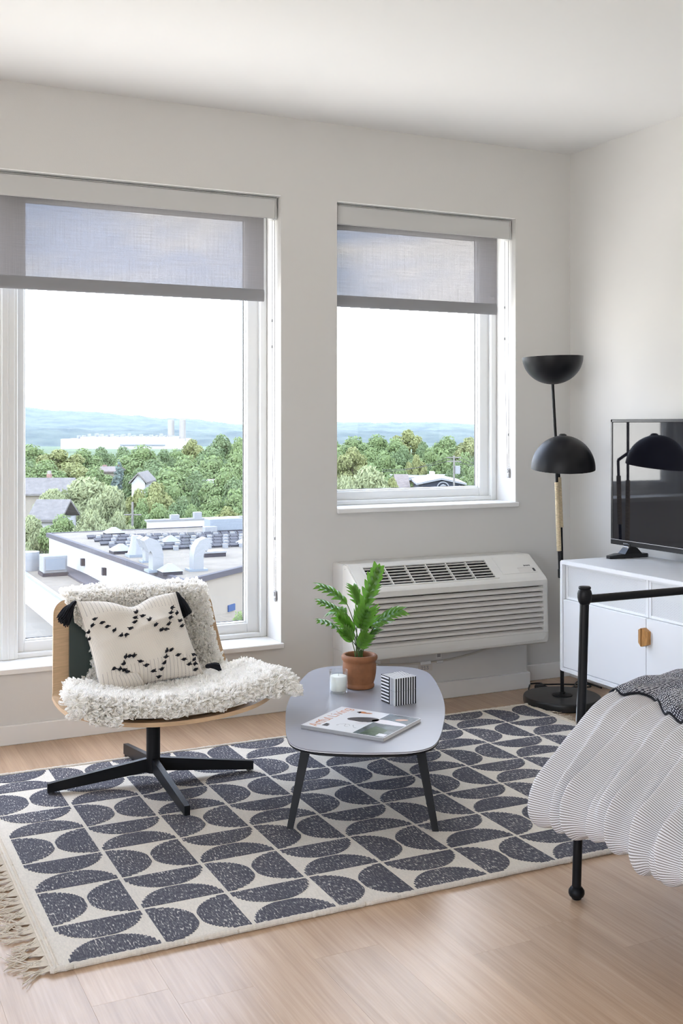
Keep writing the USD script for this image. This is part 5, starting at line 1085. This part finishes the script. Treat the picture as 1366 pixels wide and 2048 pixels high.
def hill(name, label, d0, d1, zfoot, prof, jag, seed, lx0=-700, lx1=1500, n=360, m=26):
    px = np.linspace(lx0, lx1, n); P = np.array(prof); top = EYE + (847 - np.interp(px, P[:, 0], P[:, 1])) / 2193 * d1
    t = np.linspace(0, 1, m); V = np.zeros((n, m + 1, 3))
    for k, q in enumerate(t):
        d = d0 + (d1 - d0) * q; V[:, k, :2] = d * FW[:2] + (d1 * (px - 683) / 2193 * (0.75 + 0.25 * q))[:, None] * RT[:2]
        V[:, k, 2] = zfoot + (top - zfoot) * math.sin(q * math.pi / 2) ** 0.9
    V[:, m] = V[:, m - 1]; V[:, m, :2] += FW[:2] * 300; V[:, m, 2] = zfoot
    g = V.reshape(-1, 3)
    bump = jag * (meshkit.fbm(np.c_[g[:, 0] / 26, g[:, 1] / 60, g[:, 2] / 10], 3, seed) - 0.5) * 2 + 4 * (meshkit.fbm(g / 170, 2, seed + 4) - 0.5)
    V[:, 1:m, 2] += bump.reshape(n, m + 1)[:, 1:m]
    return single(name, label, 'hill', trimesh.Trimesh(V.reshape(-1, 3), grid_faces(n, m + 1)[:, ::-1], process=False), 'hill_forest', smooth=True, kind='structure')
hill('hill', 'long wooded ridge on the horizon', 1650, 3000, -60, ridge_px, 7, 3)
hill('hill', 'lower wooded slope below the ridge behind the white factory', 1250, 1600, -45, [(-700, 850), (0, 851), (60, 852), (150, 858), (300, 862), (500, 866), (680, 858), (760, 862), (860, 859), (960, 864), (1500, 860)], 5, 8)

# haze over the valley
M['valley_haze'] = usdkit.material(stage, '/World/Looks/valley_haze', {'v': ('principled_volume', {'color': (0.66, 0.80, 1.0), 'density': 0.000048, 'anisotropy': 0.0})}, volume='v.volume')
hz_ = trimesh.Trimesh([gp(385, -480, -70), gp(385, 330, -70), gp(2900, 1600, -70), gp(2900, -1900, -70), gp(385, -480, 170), gp(385, 330, 170), gp(2900, 1600, 170), gp(2900, -1900, 170)],
    [(0, 2, 1), (0, 3, 2), (4, 5, 6), (4, 6, 7), (0, 1, 5), (0, 5, 4), (1, 2, 6), (1, 6, 5), (2, 3, 7), (2, 7, 6), (3, 0, 4), (3, 4, 7)], process=False)
single('haze', 'thin bluish haze hanging over the valley', 'haze', hz_, 'valley_haze', smooth=False, kind='stuff')

# flat-roofed building
RZf = -10.70
roofp = Polygon([(23.2, 121.8), (25.6, 80.4), (33.3, 86.9), (64, 112), (72, 121.8)])
fb = thing('flat_roof_building', 'big low building with a gravel flat roof full of vents', 'building', (45, 100, GZ))
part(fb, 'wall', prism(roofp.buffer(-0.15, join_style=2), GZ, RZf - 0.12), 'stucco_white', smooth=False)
part(fb, 'roof', prism(roofp.buffer(-0.25, join_style=2), RZf - 0.12, RZf), 'roof_gravel', smooth=False)
rimp = roofp.buffer(0.12, join_style=2).difference(roofp.buffer(-0.30, join_style=2)); part(fb, 'roof_edge', prism(rimp, RZf - 0.38, RZf + 0.06), 'roof_edge', smooth=False)
a_, b_ = np.array([25.6, 80.4]), np.array([33.3, 86.9]); e_ = (b_ - a_) / np.linalg.norm(b_ - a_); nrm_ = np.array([e_[1], -e_[0]])
def wallquad(l0, l1, z0, z1, d0, d1):
    b = box(l0, l1, d0, d1, z0, z1); v = b.vertices; q = a_ + v[:, :1] * e_ + v[:, 1:2] * nrm_; b.vertices = np.c_[q, v[:, 2]]; b.fix_normals(); return b
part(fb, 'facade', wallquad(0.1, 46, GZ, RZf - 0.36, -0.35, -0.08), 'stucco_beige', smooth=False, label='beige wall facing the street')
dl = np.linalg.norm(at(463, 1215, 1)[:2])
def on_wall(px, py):
    d = at(px, py, 1.0) - np.array([0, 0, EYE]); k = ((a_ - 0) @ nrm_) / (d[:2] @ nrm_); p = np.array([0, 0, EYE]) + d * k; return (p[:2] - a_) @ e_, p[2]
l0_, z0_ = on_wall(457, 1224); l1_, z1_ = on_wall(470, 1207)
part(fb, 'window', wallquad(l0_, l1_, z0_, z1_, -0.10, 0.03), 'blue_window', smooth=False, label='small blue window')
for (py_, zz) in ((91.5, -12.6), (101, -12.4), (108, -12.3)):
    part(fb, 'wall_vent', box(23.1 - 0.1 + (121.8 - py_) / 41.4 * 2.4, 23.5 + (121.8 - py_) / 41.4 * 2.4, py_ - 0.25, py_ + 0.25, zz - 0.35, zz + 0.35), 'vent_dark', smooth=False)
rm = np.random.default_rng(30)
for k in range(16):      # pale blue painted lettering too blurred to read
    yy = 82.3 + k * 0.62; xx = 25.6 - (yy - 80.4) / 41.4 * 2.4 + 0.13; h = rm.uniform(0.5, 1.1)
    if k % 5 != 3: part(fb, 'wall_mark', box(xx - 0.03, xx + 0.02, yy, yy + rm.uniform(0.12, 0.35), -13.2, -13.2 + h), 'metal_blue', smooth=False)
par = thing('parapet', 'long white parapet wall along the far edge of the flat roof', 'wall', (50, 122.5, RZf))
part(par, 'wall', box(34.5, 70, 121.9, 122.6, RZf - 5, -9.85), 'stucco_white', smooth=False); part(par, 'coping', box(34.3, 70, 121.75, 122.75, -9.85, -9.68), 'metal_white', smooth=False)
for x_, w_, h_ in ((40.0, 0.9, 0.7), (37.2, 1.0, 0.5), (47.2, 2.4, 3.0)): part(par, 'vent_stub', box(x_, x_ + w_, 121.9, 122.6, -9.7, -9.7 + h_), 'metal_white', smooth=False)
ax = thing('lower_roof_building', 'lower flat roof annex with a white side wall left of the big flat roof', 'building', (21, 96, GZ))
part(ax, 'wall', box(19.05, 23.3, 70, 119, GZ, -13.7), 'stucco_white', smooth=False); part(ax, 'wall', box(23.3, 25.2, 70, 80, GZ, -13.7), 'stucco_white', smooth=False)
part(ax, 'roof', box(19.3, 25.2, 70, 119, -13.7, -13.6), 'roof_gravel', smooth=False); part(ax, 'roof_edge', box(19.0, 19.35, 70, 119, -13.75, -13.5), 'metal_white', smooth=False); part(ax, 'flashing', box(22.6, 24.2, 84, 119, -13.62, -13.40), 'roof_edge', smooth=False)
hv = thing('rooftop_unit', 'white rooftop air unit on the lower annex roof', 'air unit', (21.4, 111, -13.6))
part(hv, 'housing', box(20.3, 22.6, 108.5, 110.8, -13.3, -11.6, 0.08), 'metal_white', smooth=False); part(hv, 'skid', box(20.2, 22.7, 108.4, 110.9, -13.6, -13.3), 'vent_dark', smooth=False)
part(hv, 'fan_drum', tube([(20.0, 114.0, -13.6), (20.0, 114.0, -11.7)], 0.9, 18), 'metal_white'); part(hv, 'grille', box(20.5, 22.4, 108.4, 108.5, -13.0, -11.9), 'metal_blue', smooth=False)

def roof_at(px, py): d = (EYE - RZf) * 2193 / (py - 847); return at(px, py, d)
def skylight(px, py, w, label):
    c = roof_at(px, py); t = thing('roof_skylight', label, 'skylight', c, group=None)
    part(t, 'curb', box(c[0] - w / 2, c[0] + w / 2, c[1] - w / 2, c[1] + w / 2, RZf, RZf + 0.28), 'vent_dark', smooth=False)
    q = [(-1, -1, 0.28), (1, -1, 0.28), (1, 1, 0.28), (-1, 1, 0.28), (-.18, -.18, .85), (.18, -.18, .85), (.18, .18, .85), (-.18, .18, .85)]
    part(t, 'cap', trimesh.convex.convex_hull(np.array([[c[0] + a * w * .55, c[1] + b * w * .55, RZf + z] for a, b, z in q])), 'metal_white', smooth=False)
skylight(228, 1070, 1.9, 'white roof skylight nearest the far left corner of the flat roof')
skylight(242, 1106, 1.8, 'white roof skylight in front of the left end of the solar racks')
skylight(341, 1088, 1.6, 'white roof skylight standing among the solar racks')
skylight(340, 1148, 1.6, 'white roof skylight nearest the front edge of the flat roof')
skylight(492, 1092, 1.6, 'white roof skylight at the right window edge')
c = roof_at(425, 1112); t = thing('roof_hatch', 'low flat roof hatch right of the hooded vents', 'hatch', c)
part(t, 'curb', box(c[0] - 1, c[0] + 1, c[1] - .8, c[1] + .8, RZf, RZf + 0.35), 'vent_dark', smooth=False); part(t, 'lid', box(c[0] - 1.05, c[0] + 1.05, c[1] - .85, c[1] + .85, RZf + .35, RZf + 0.5), 'metal_white', smooth=False)
def gooseneck(px, py, s, face, label):
    c = roof_at(px, py); t = thing('hooded_vent', label, 'vent', c)
    part(t, 'curb', box(c[0] - .8 * s, c[0] + .8 * s, c[1] - .7 * s, c[1] + .7 * s, RZf, RZf + .2 * s), 'metal_blue', smooth=False)
    sec = []
    for a in np.linspace(0, 1, 10):
        th = a * math.radians(125); zc = 1.1 * s * min(1, a * 2.2) if False else 0
        sec.append((th, a))
    P, V = [], []
    pts = [(0, 0.2), (0, 0.9), (0, 1.35), (0.12, 1.8), (0.42, 2.15), (0.85, 2.3), (1.2, 2.1)]
    rings = []
    for k, (u_, z_) in enumerate(pts):
        tng = np.array(pts[min(k + 1, 6)]) - np.array(pts[max(k - 1, 0)]); tng = tng / np.linalg.norm(tng); nr = np.array([tng[1], -tng[0]])
        for wx, wn in ((-.62, -.55), (.62, -.55), (.62, .55), (-.62, .55)):
            uu, zz = u_ + nr[0] * wn, z_ + nr[1] * wn; rings.append([c[0] + face * uu * s * .8, c[1] + wx * s, RZf + max(zz, 0.18) * s])
    R = np.array(rings); F = []
    for k in range(len(pts) - 1):
        for j in range(4): a, b = k * 4 + j, k * 4 + (j + 1) % 4; F += [(a, b, b + 4), (a, b + 4, a + 4)]
    F += [(0, 2, 1), (0, 3, 2), (24, 25, 26), (24, 26, 27)]
    m = trimesh.Trimesh(R, F, process=False); m.fix_normals(); part(t, 'hood', m, 'metal_white', smooth=25)
gooseneck(312, 1143, 1.0, -1, 'tall curved metal roof vent, the nearest of the left pair')
gooseneck(296, 1124, 0.8, -1, 'curved metal roof vent half hidden behind the nearest one')
gooseneck(393, 1141, 0.95, 1, 'curved metal roof vent standing alone to the right of the pair')
c = roof_at(272, 1113); t = thing('cone_vent', 'conical white roof vent between skylight and hooded vents', 'vent', c)
part(t, 'curb', box(c[0] - .8, c[0] + .8, c[1] - .8, c[1] + .8, RZf, RZf + .25), 'metal_blue', smooth=False); part(t, 'cone', lathe([(0, .25), (.8, .25), (.55, 1.0), (.42, 1.9), (0, 1.9)], (c[0], c[1], RZf), 20), 'metal_white')
c = roof_at(447, 1065); t = thing('rooftop_unit', 'blue-grey rooftop air unit at the far right of the flat roof', 'air unit', c)
part(t, 'housing', box(c[0] - 1.9, c[0] + 1.9, c[1] - 1, c[1] + 1, RZf + .3, RZf + 1.6, .06), 'metal_blue', smooth=False); part(t, 'skid', box(c[0] - 1.9, c[0] + 1.9, c[1] - 1, c[1] + 1, RZf, RZf + .3), 'vent_dark', smooth=False)
part(t, 'side_box', box(c[0] - 2.8, c[0] - 1.4, c[1] - 2, c[1] - 1.1, RZf, RZf + .9, .05), 'metal_white', smooth=False)
so = thing('solar_racks', 'rows of dark solar racks with white ballast blocks on the flat roof', 'solar racks', roof_at(350, 1085))
for row, (pa, ya, pb, yb, n) in enumerate(((182, 1069, 500, 1060, 20), (196, 1075, 500, 1065, 20), (208, 1082, 500, 1071, 19), (226, 1088, 500, 1077, 18), (236, 1095, 500, 1083, 17))):
    for k in range(n):
        px_ = pa + (pb - pa) * k / (n - 1); py_ = ya + 9 + (yb - ya) * k / (n - 1)
        c = roof_at(px_, py_); w_ = 0.40
        part(so, 'panel', trimesh.convex.convex_hull(np.array([[c[0] + a * w_, c[1] + b * .5, RZf + z] for a in (-1, 1) for b, z in ((-.55, .05), (-.55, .20), (.55, .36), (.55, .40))])), 'panel_dark', smooth=False)
        if (k + row) % 2 == 0: part(so, 'ballast_block', box(c[0] + w_ + .03, c[0] + w_ + .42, c[1] - .9, c[1] - .35, RZf, RZf + .40), 'metal_white', smooth=False)

# factory on the plain
def zpx(py, d): return EYE + (847 - py) / 2193 * d
def facing(px0, px1, py0, py1, d, depth):
    """Axis along the view's right, standing at distance d: a block between two picture columns and two heights."""
    l0, l1 = (px0 - 683) / 2193 * d, (px1 - 683) / 2193 * d; b = box(l0, l1, 0, depth, zpx(py0, d), zpx(py1, d)); v = b.vertices
    b.vertices = (FW * d)[None] + v[:, :1] * RT + v[:, 1:2] * FW + v[:, 2:3] * np.array([0, 0, 1.0]); b.fix_normals(); return b
fa = thing('factory', 'long white factory with two tan smokestacks in front of the hills', 'factory', at(250, 905, 900))
part(fa, 'hall', cat([facing(121, 362, 920, 878, 900, 60), facing(160, 350, 920, 874, 915, 60)]), 'stucco_white', smooth=False)
part(fa, 'window_band', cat([facing(178, 215, 902, 899, 899, 2), facing(240, 330, 891, 889, 899, 2)]), 'metal_blue', smooth=False)
rfac = np.random.default_rng(2)
for k in range(18):
    p = 155 + k * 11 + rfac.uniform(-3, 3); part(fa, 'roof_vent', facing(p, p + rfac.uniform(2.5, 6), 879, 866 + rfac.uniform(0, 6), 920, 8), 'metal_white', smooth=False)
for p in (335.5, 358.5):
    c = at(p + 6.5, 880, 925); part(fa, 'smokestack', lathe([(0, zpx(882, 925)), (2.9, zpx(882, 925)), (2.65, zpx(852, 925)), (2.8, zpx(851, 925)), (2.7, zpx(840, 925)), (2.2, zpx(839, 925)), (0, zpx(839, 925))], (c[0], c[1], 0), 24), 'chimney_tan')

def house(name, label, px0, px1, py_eave, py_ridge, d, wallm, roofm, gable=False, depth=9, extra=()):
    c = at((px0 + px1) / 2, 847, d); t = thing(name, label, 'house', (c[0], c[1], GZ))
    l0, l1 = (px0 - 683) / 2193 * d, (px1 - 683) / 2193 * d; ze, zr = zpx(py_eave, d), zpx(py_ridge, d)
    def W(pts): p = np.array(pts, float); return (FW * d)[None] + p[:, :1] * RT + p[:, 1:2] * FW + p[:, 2:3] * np.array([0, 0, 1.0])
    hullm = lambda pts: trimesh.convex.convex_hull(W(pts))
    if gable:
        m_ = (l0 + l1) / 2
        part(t, 'wall', hullm([(l0, 0, GZ), (l1, 0, GZ), (l0, depth, GZ), (l1, depth, GZ), (l0, 0, ze), (l1, 0, ze), (l0, depth, ze), (l1, depth, ze), (m_, 0, zr), (m_, depth, zr)]), wallm, smooth=False)
        for s_, le in ((-1, l0), (1, l1)):
            part(t, 'roof', hullm([(m_, -.4, zr + .05), (m_, depth + .4, zr + .05), (m_, -.4, zr + .35), (m_, depth + .4, zr + .35), (le + s_ * .4, -.4, ze - .15), (le + s_ * .4, depth + .4, ze - .15), (le + s_ * .4, -.4, ze + .15), (le + s_ * .4, depth + .4, ze + .15)]), roofm, smooth=False)
    else:
        part(t, 'wall', hullm([(l0, 0, GZ), (l1, 0, GZ), (l0, depth, GZ), (l1, depth, GZ), (l0, 0, ze), (l1, 0, ze), (l0, depth, ze), (l1, depth, ze)]), wallm, smooth=False)
        for s_, ye in ((-1, -.5), (1, depth + .5)):
            part(t, 'roof', hullm([(l0 - .4, depth / 2, zr), (l1 + .4, depth / 2, zr), (l0 - .4, depth / 2, zr + .3), (l1 + .4, depth / 2, zr + .3), (l0 - .4, ye, ze - .1), (l1 + .4, ye, ze - .1), (l0 - .4, ye, ze + .2), (l1 + .4, ye, ze + .2)]), roofm, smooth=False)
    for (pa, pb, ya, yb, m) in extra: part(t, 'chimney', facing(pa, pb, ya, yb, d + depth / 2, 1.0), m, smooth=False)
    return t
house('house', 'grey roofed house with a brick chimney at the left among the trees', 30, 132, 990, 962, 172, 'stucco_beige', 'roof_grey', extra=[(93, 101, 970, 948, 'brick_red'), (94.5, 99.5, 948, 942, 'chimney_tan')])
house('house', 'white gabled house between the spruce and the maples', 263, 290, 966, 949, 190, 'stucco_white', 'roof_grey', gable=True)
house('house', 'house with a reddish roof and chimney behind the spruce', 196, 230, 944, 937, 235, 'stucco_beige', 'roof_brown', extra=[(205, 212, 940, 930, 'brick_red')])
house('house', 'white roofed house between the tree tops on the right of the tall window', 390, 442, 975, 964, 195, 'stucco_white', 'metal_white')
house('house', 'small brown roofed house low at the left in front of the willow', 60, 118, 1042, 1008, 140, 'stucco_white', 'roof_grey')
house('house', 'brown roofed house beside the dark blue building', 796, 816, 978, 955, 186, 'stucco_beige', 'roof_brown', depth=12)
wh = thing('long_shed', 'long white roofed shed behind the dark blue building', 'shed', at(860, 975, 205)); part(wh, 'wall', facing(790, 925, 990, 961, 205, 10), 'stucco_beige', smooth=False); part(wh, 'roof', facing(785, 930, 961, 954.5, 204, 13), 'metal_white', smooth=False); part(wh, 'dormer', facing(862, 870, 957, 944, 203, 4), 'stucco_white', smooth=False)
bn_ = house('shop', 'dark blue gabled shop with a round white leaf emblem', 838, 928, 968, 960, 178, 'barn_blue', 'metal_white', gable=True, depth=14)
stage.GetPrimAtPath(bn_).SetCustomDataByKey('category', 'shop')
dsg = 177.6; cs_ = at(886, 975.5, dsg); rad = 1.02
def disc(poly, off, thick=0.05): return frame_mesh(cs_ - FW * off, RT, np.array([0, 0, 1.0]), -FW, prism(poly, 0, thick))
circ = shapely.Point(0, 0).buffer(rad, 24)
part(bn_, 'emblem', disc(circ.difference(shapely.Point(0, 0).buffer(rad * .84, 24)), 0.1), 'metal_white', smooth=False, label='round white emblem with a leaf')
part(bn_, 'emblem', disc(shapely.union_all([shapely.affinity.rotate(shapely.affinity.scale(shapely.Point(-.22, .30).buffer(.3, 12), 1.5, .62), 35), shapely.affinity.rotate(shapely.affinity.scale(shapely.Point(.25, .34).buffer(.25, 12), 1.4, .6), -30), shapely.box(-.72, -.42, .72, -.12), shapely.LineString([(-.6, -.05), (0, .05), (.15, .5)]).buffer(.05)]).intersection(shapely.Point(0, 0).buffer(rad * .84, 24)), 0.1), 'metal_white', smooth=False)

def pole_thing(label, px, ytop, d, arms, transformer):
    c = at(px, ytop, d); t = thing('utility_pole', label, 'utility pole', (c[0], c[1], GZ))
    part(t, 'pole', tube([(c[0], c[1], GZ), (c[0], c[1], c[2])], [0.20, 0.13], 10), 'pole_wood')
    for z in arms: part(t, 'crossarm', tube([c + RT * -1.1 - [0, 0, z], c + RT * 1.1 - [0, 0, z]], 0.09, 6), 'pole_wood')
    if transformer:
        q = c + RT * 0.55 - np.array([0, 0, 1.6]); part(t, 'transformer', tube([q - [0, 0, 1.2], q], 0.42, 14), 'metal_white'); part(t, 'bracket', tube([c - [0, 0, 2.2], q - [0, 0, .6]], 0.06, 6), 'metal_blue')
        p2 = c + RT * 0.9 - np.array([0, 0, 4.6]); part(t, 'street_light_arm', tube([c - [0, 0, 5.0], p2], 0.05, 6), 'metal_white')
    return t, c
t, cA = pole_thing('wooden utility pole with a white transformer behind the dark shop', 908, 911, 168, (0.3, 0.9), True)
t2, cB = pole_thing('thin wooden utility pole behind the left part of the flat roof', 265, 1004, 138, (1.6,), False)
wi = thing('power_lines', 'thin power lines running from the pole with the transformer', 'power line', cA)
for k, (qx, qy, qd) in enumerate(((764, 939, 190), (764, 943, 190), (1010, 932, 190), (1010, 938, 190))):
    e2 = at(qx, qy, qd); s_ = np.linspace(0, 1, 14)[:, None]; o = cA + RT * (-1 if k % 2 else 0.9) - [0, 0, .3]
    part(wi, 'wire', tube(o * (1 - s_) + e2 * s_ - np.array([0, 0, 1.2]) * 4 * s_ * (1 - s_) * .5, 0.035, 5), 'vent_dark')

# trees: five kinds, each built once with a trunk and a crown of leaf sprays, then set out one by one
def make_tree(name, label, mat_, blobs, n, size, droop, seed, trunk_h, cone=False):
    r = np.random.default_rng(seed); t = thing(name, label, 'tree', (0, 0, 0))
    V, F = [], []; core = []
    for (x, y, z, rad_) in blobs:
        k = int(n * rad_ ** 2 / sum(b[3] ** 2 for b in blobs)); d = r.normal(size=(k, 3)); d /= np.linalg.norm(d, axis=1, keepdims=True)
        lump = 0.80 + 0.36 * meshkit.noise(d * 2.6 + seed + x * 9, seed); p = np.array([x, y, z]) + d * (rad_ * lump * r.uniform(0.86, 1.06, k))[:, None] * np.array([1, 1, 0.85])
        if cone: pass
        nn_ = d + r.normal(0, 0.45, (k, 3)) + np.array([0, 0, 0.35]); nn_ /= np.linalg.norm(nn_, axis=1, keepdims=True)
        a = np.cross(nn_, r.normal(size=(k, 3))); a /= np.linalg.norm(a, axis=1, keepdims=True); a = a - droop * np.array([0, 0, 1.0]); a /= np.linalg.norm(a, axis=1, keepdims=True); b = np.cross(nn_, a); b /= np.linalg.norm(b, axis=1, keepdims=True)
        s = size * r.uniform(0.6, 1.35, (k, 1)); w = s * (0.55 if droop < .5 else 0.28)
        base = len(V) * 0 + sum(len(q) for q in V)
        q = np.stack([p - a * s * .5, p + b * w, p + a * s * (0.6 + droop * .5), p - b * w], 1).reshape(-1, 3); V.append(q)
        i = base + np.arange(k)[:, None] * 4; F.append(np.hstack([i, i + 1, i + 2])); F.append(np.hstack([i, i + 2, i + 3]))
        ic = trimesh.creation.icosphere(2, 1.0); ic.vertices *= (0.72 * rad_ * (0.85 + 0.3 * meshkit.noise(ic.vertices * 2.5, seed)))[:, None] * np.array([1, 1, .82]); ic.apply_translation((x, y, z)); core.append(ic)
    part(t, 'crown', trimesh.Trimesh(np.vstack(V), np.vstack(F), process=False), mat_, smooth=False, kind=None)
    part(t, 'inner_foliage', cat(core), mat_, smooth=True)
    part(t, 'trunk', tube([(0, 0, 0), (0.005, 0, trunk_h * .6), (0, 0.01, trunk_h)], [0.035, 0.028, 0.012], 8), 'bark')
    return t
def crown_blobs(seed, n, spread, zlo, zhi, rlo, rhi):
    r = np.random.default_rng(seed); out = []
    for k in range(n):
        a = r.uniform(0, 6.28); q = math.sqrt(r.uniform(0, 1)) * spread; z = r.uniform(zlo, zhi); out.append((q * math.cos(a), q * math.sin(a), z - 0.25 * q, r.uniform(rlo, rhi)))
    return out
# unit trees are one unit tall
kinds = {
    'broad': make_tree('maple_tree', 'x', 'leaf_green', crown_blobs(1, 11, 0.30, 0.42, 0.78, 0.15, 0.24) + [(0, 0, .78, .2)], 5000, 0.040, 0.1, 1, .6),
    'dark': make_tree('oak_tree', 'x', 'leaf_dark', crown_blobs(2, 12, 0.34, 0.40, 0.76, 0.14, 0.22) + [(0.05, 0, .8, .17)], 5200, 0.038, 0.1, 2, .6),
    'willow': make_tree('willow_tree', 'x', 'leaf_pale', crown_blobs(3, 12, 0.42, 0.35, 0.72, 0.16, 0.25) + [(0, 0, .74, .22)], 6800, 0.050, 0.9, 3, .55),
    'olive': make_tree('locust_tree', 'x', 'leaf_olive', crown_blobs(4, 12, 0.36, 0.38, 0.78, 0.12, 0.2) + [(0, 0, .8, .16)], 4800, 0.039, 0.3, 4, .6),
    'spruce': make_tree('spruce_tree', 'x', 'leaf_blue', [(0.012 * math.sin(k * 2.4), 0.012 * math.cos(k * 2.4), 0.10 + 0.86 * k / 19, 0.25 * (1 - k / 19.5) + .008) for k in range(20)], 5200, 0.034, 0.3, 5, .9),
}
TREES = [  # picture column, row of the top, distance, width in pixels, kind
    (60, 884, 300, 95, 'broad'), (118, 893, 290, 90, 'olive'), (20, 890, 270, 90, 'dark'), (165, 892, 300, 70, 'broad'), (205, 889, 310, 60, 'dark'), (250, 888, 270, 70, 'dark'), (285, 884, 255, 95, 'broad'), (325, 893, 265, 60, 'dark'),
    (384, 871, 300, 58, 'olive'), (352, 893, 290, 60, 'broad'), (440, 861, 262, 85, 'dark'), (480, 868, 258, 70, 'broad'), (425, 890, 240, 70, 'dark'), (372, 905, 225, 90, 'broad'), (425, 905, 215, 100, 'broad'), (478, 892, 210, 80, 'broad'), (520, 880, 230, 90, 'dark'),
    (90, 915, 230, 100, 'broad'), (150, 918, 235, 90, 'olive'), (40, 920, 220, 80, 'broad'), (190, 928, 225, 70, 'broad'), (310, 912, 215, 90, 'dark'), (340, 928, 188, 110, 'broad'), (275, 930, 205, 60, 'dark'), (392, 935, 190, 70, 'dark'), (452, 928, 172, 95, 'broad'), (495, 930, 165, 90, 'dark'),
    (238, 915, 205, 56, 'spruce'), (172, 944, 160, 165, 'willow'), (105, 968, 152, 95, 'willow'), (225, 962, 152, 95, 'willow'), (62, 1022, 132, 80, 'willow'), (125, 1022, 130, 80, 'broad'), (30, 1000, 135, 80, 'willow'), (180, 1010, 132, 100, 'willow'),
    (312, 955, 155, 85, 'olive'), (350, 960, 158, 70, 'broad'), (278, 968, 150, 62, 'olive'), (318, 1000, 140, 75, 'broad'), (284, 990, 146, 52, 'broad'), (365, 985, 150, 65, 'dark'), (385, 1003, 142, 60, 'broad'), (430, 985, 150, 75, 'broad'), (470, 972, 150, 80, 'broad'), (455, 1005, 140, 70, 'olive'), (500, 985, 145, 80, 'broad'), (238, 1015, 134, 60, 'willow'), (410, 950, 180, 60, 'dark'), (345, 1018, 136, 55, 'dark'), (415, 1015, 136, 50, 'broad'),
    (708, 868, 350, 80, 'broad'), (755, 864, 345, 75, 'broad'), (660, 872, 340, 80, 'broad'), (816, 852, 345, 66, 'olive'), (790, 872, 320, 70, 'broad'), (848, 878, 320, 50, 'dark'), (895, 867, 335, 75, 'broad'), (940, 868, 330, 70, 'olive'), (985, 870, 330, 80, 'broad'),
    (705, 886, 235, 75, 'olive'), (672, 890, 240, 70, 'broad'), (742, 890, 245, 70, 'broad'), (770, 897, 222, 75, 'broad'), (805, 885, 260, 60, 'dark'), (833, 901, 215, 42, 'olive'), (860, 890, 250, 55, 'broad'), (888, 893, 222, 62, 'broad'), (930, 898, 220, 60, 'broad'), (960, 892, 225, 70, 'dark'), (912, 915, 205, 55, 'dark'), (800, 925, 205, 60, 'broad'), (855, 922, 232, 52, 'dark'), (950, 925, 200, 60, 'broad'), (1000, 900, 210, 80, 'broad'),
    (737, 920, 158, 130, 'willow'), (690, 940, 150, 90, 'willow'), (785, 945, 158, 50, 'olive'), (640, 925, 160, 90, 'broad'), (928, 962, 140, 70, 'olive'), (965, 955, 142, 60, 'willow'), (905, 975, 138, 40, 'olive'),
    (545, 884, 290, 90, 'broad'), (590, 876, 300, 85, 'dark'), (630, 872, 320, 80, 'broad'), (560, 905, 220, 90, 'broad'), (605, 898, 230, 90, 'olive'), (580, 940, 175, 90, 'dark'), (550, 960, 160, 80, 'willow'), (615, 945, 165, 80, 'broad'),
    (1040, 872, 320, 90, 'broad'), (1090, 868, 330, 90, 'dark'), (1050, 900, 215, 90, 'broad'), (1100, 905, 215, 90, 'broad'), (-30, 888, 290, 95, 'broad'), (-80, 892, 300, 95, 'dark'), (-50, 925, 210, 95, 'broad'),
    (480, 1215, 74, 60, 'broad'), (515, 1190, 74, 60, 'dark'),
]
MARKS = [('the white factory', 215, 888), ('the two smokestacks', 347, 858), ('the blue-grey spruce', 238, 935), ('the white gabled house', 276, 968), ('the house with the brick chimney', 97, 966), ('the small brown-roofed house', 90, 1022), ('the thin utility pole', 265, 1030), ('the white parapet', 400, 1045), ('the white-roofed house', 416, 972),
         ('the tall window frame', 500, 930), ('the wall between the windows', 590, 920), ('the wall right of the small window', 1075, 890), ('the left picture edge', -50, 900), ('the blue window below', 463, 1215), ('the round emblem', 886, 976), ('the transformer pole', 908, 925), ('the brown roof', 812, 968), ('the dormer of the white shed', 866, 952), ('the small window left edge', 676, 905), ('the small window right edge', 956, 905)]
LOOKS = {'broad': 'mid green leafy tree', 'dark': 'dark green rounded tree', 'willow': 'pale green feathery tree', 'olive': 'yellow-green airy tree', 'spruce': 'blue-grey spruce tree'}
rel = []
for (px, yt, d, wpx, kind) in TREES:
    cy = yt + 0.35 * wpx; nm, mx_, my_ = min(MARKS, key=lambda m: math.hypot(m[1] - px, (m[2] - cy) * 1.2) if not (kind == 'spruce' and 'spruce' in m[0]) else 1e9)
    dx, dy = px - mx_, cy - my_
    word = ('right of ' if dx > 0 else 'left of ') if abs(dx) > abs(dy) * .8 else ('above ' if dy < 0 else 'below ')
    rel.append((LOOKS[kind] + ' ' + word + nm, math.hypot(dx, dy)))
ORD = ['nearest', 'second nearest', 'third nearest', 'fourth nearest', 'fifth nearest']
names_ = []
for k, (l, q) in enumerate(rel):
    same = sorted([(q2, j) for j, (l2, q2) in enumerate(rel) if l2 == l]); n_s = [j for _, j in same].index(k)
    names_.append(l if len(same) == 1 else l + ', ' + ORD[min(n_s, 4)] + ' to it')
used = set(); rt_ = np.random.default_rng(77)
for i_, (px, yt, d, wpx, kind) in enumerate(TREES):
    top = zpx(yt, d); h = max(top - GZ, 2.0); c = at(px, 847, d); w = wpx * d / 2193
    tw = 0.98 if kind == 'willow' else (0.50 if kind == 'spruce' else 0.84)
    sx = w / tw; grp = None if kind == 'spruce' else LOOKS[kind] + 's'
    if kind not in used:
        used.add(kind); p = kinds[kind]; place(p, (c[0], c[1], GZ), rt_.uniform(0, 6.28), (sx, sx, h)); tag(p, names_[i_], group=grp)
    else:
        copy(kinds[kind], (c[0], c[1], GZ), rt_.uniform(0, 6.28), (sx, sx, h), label=names_[i_], group=grp)
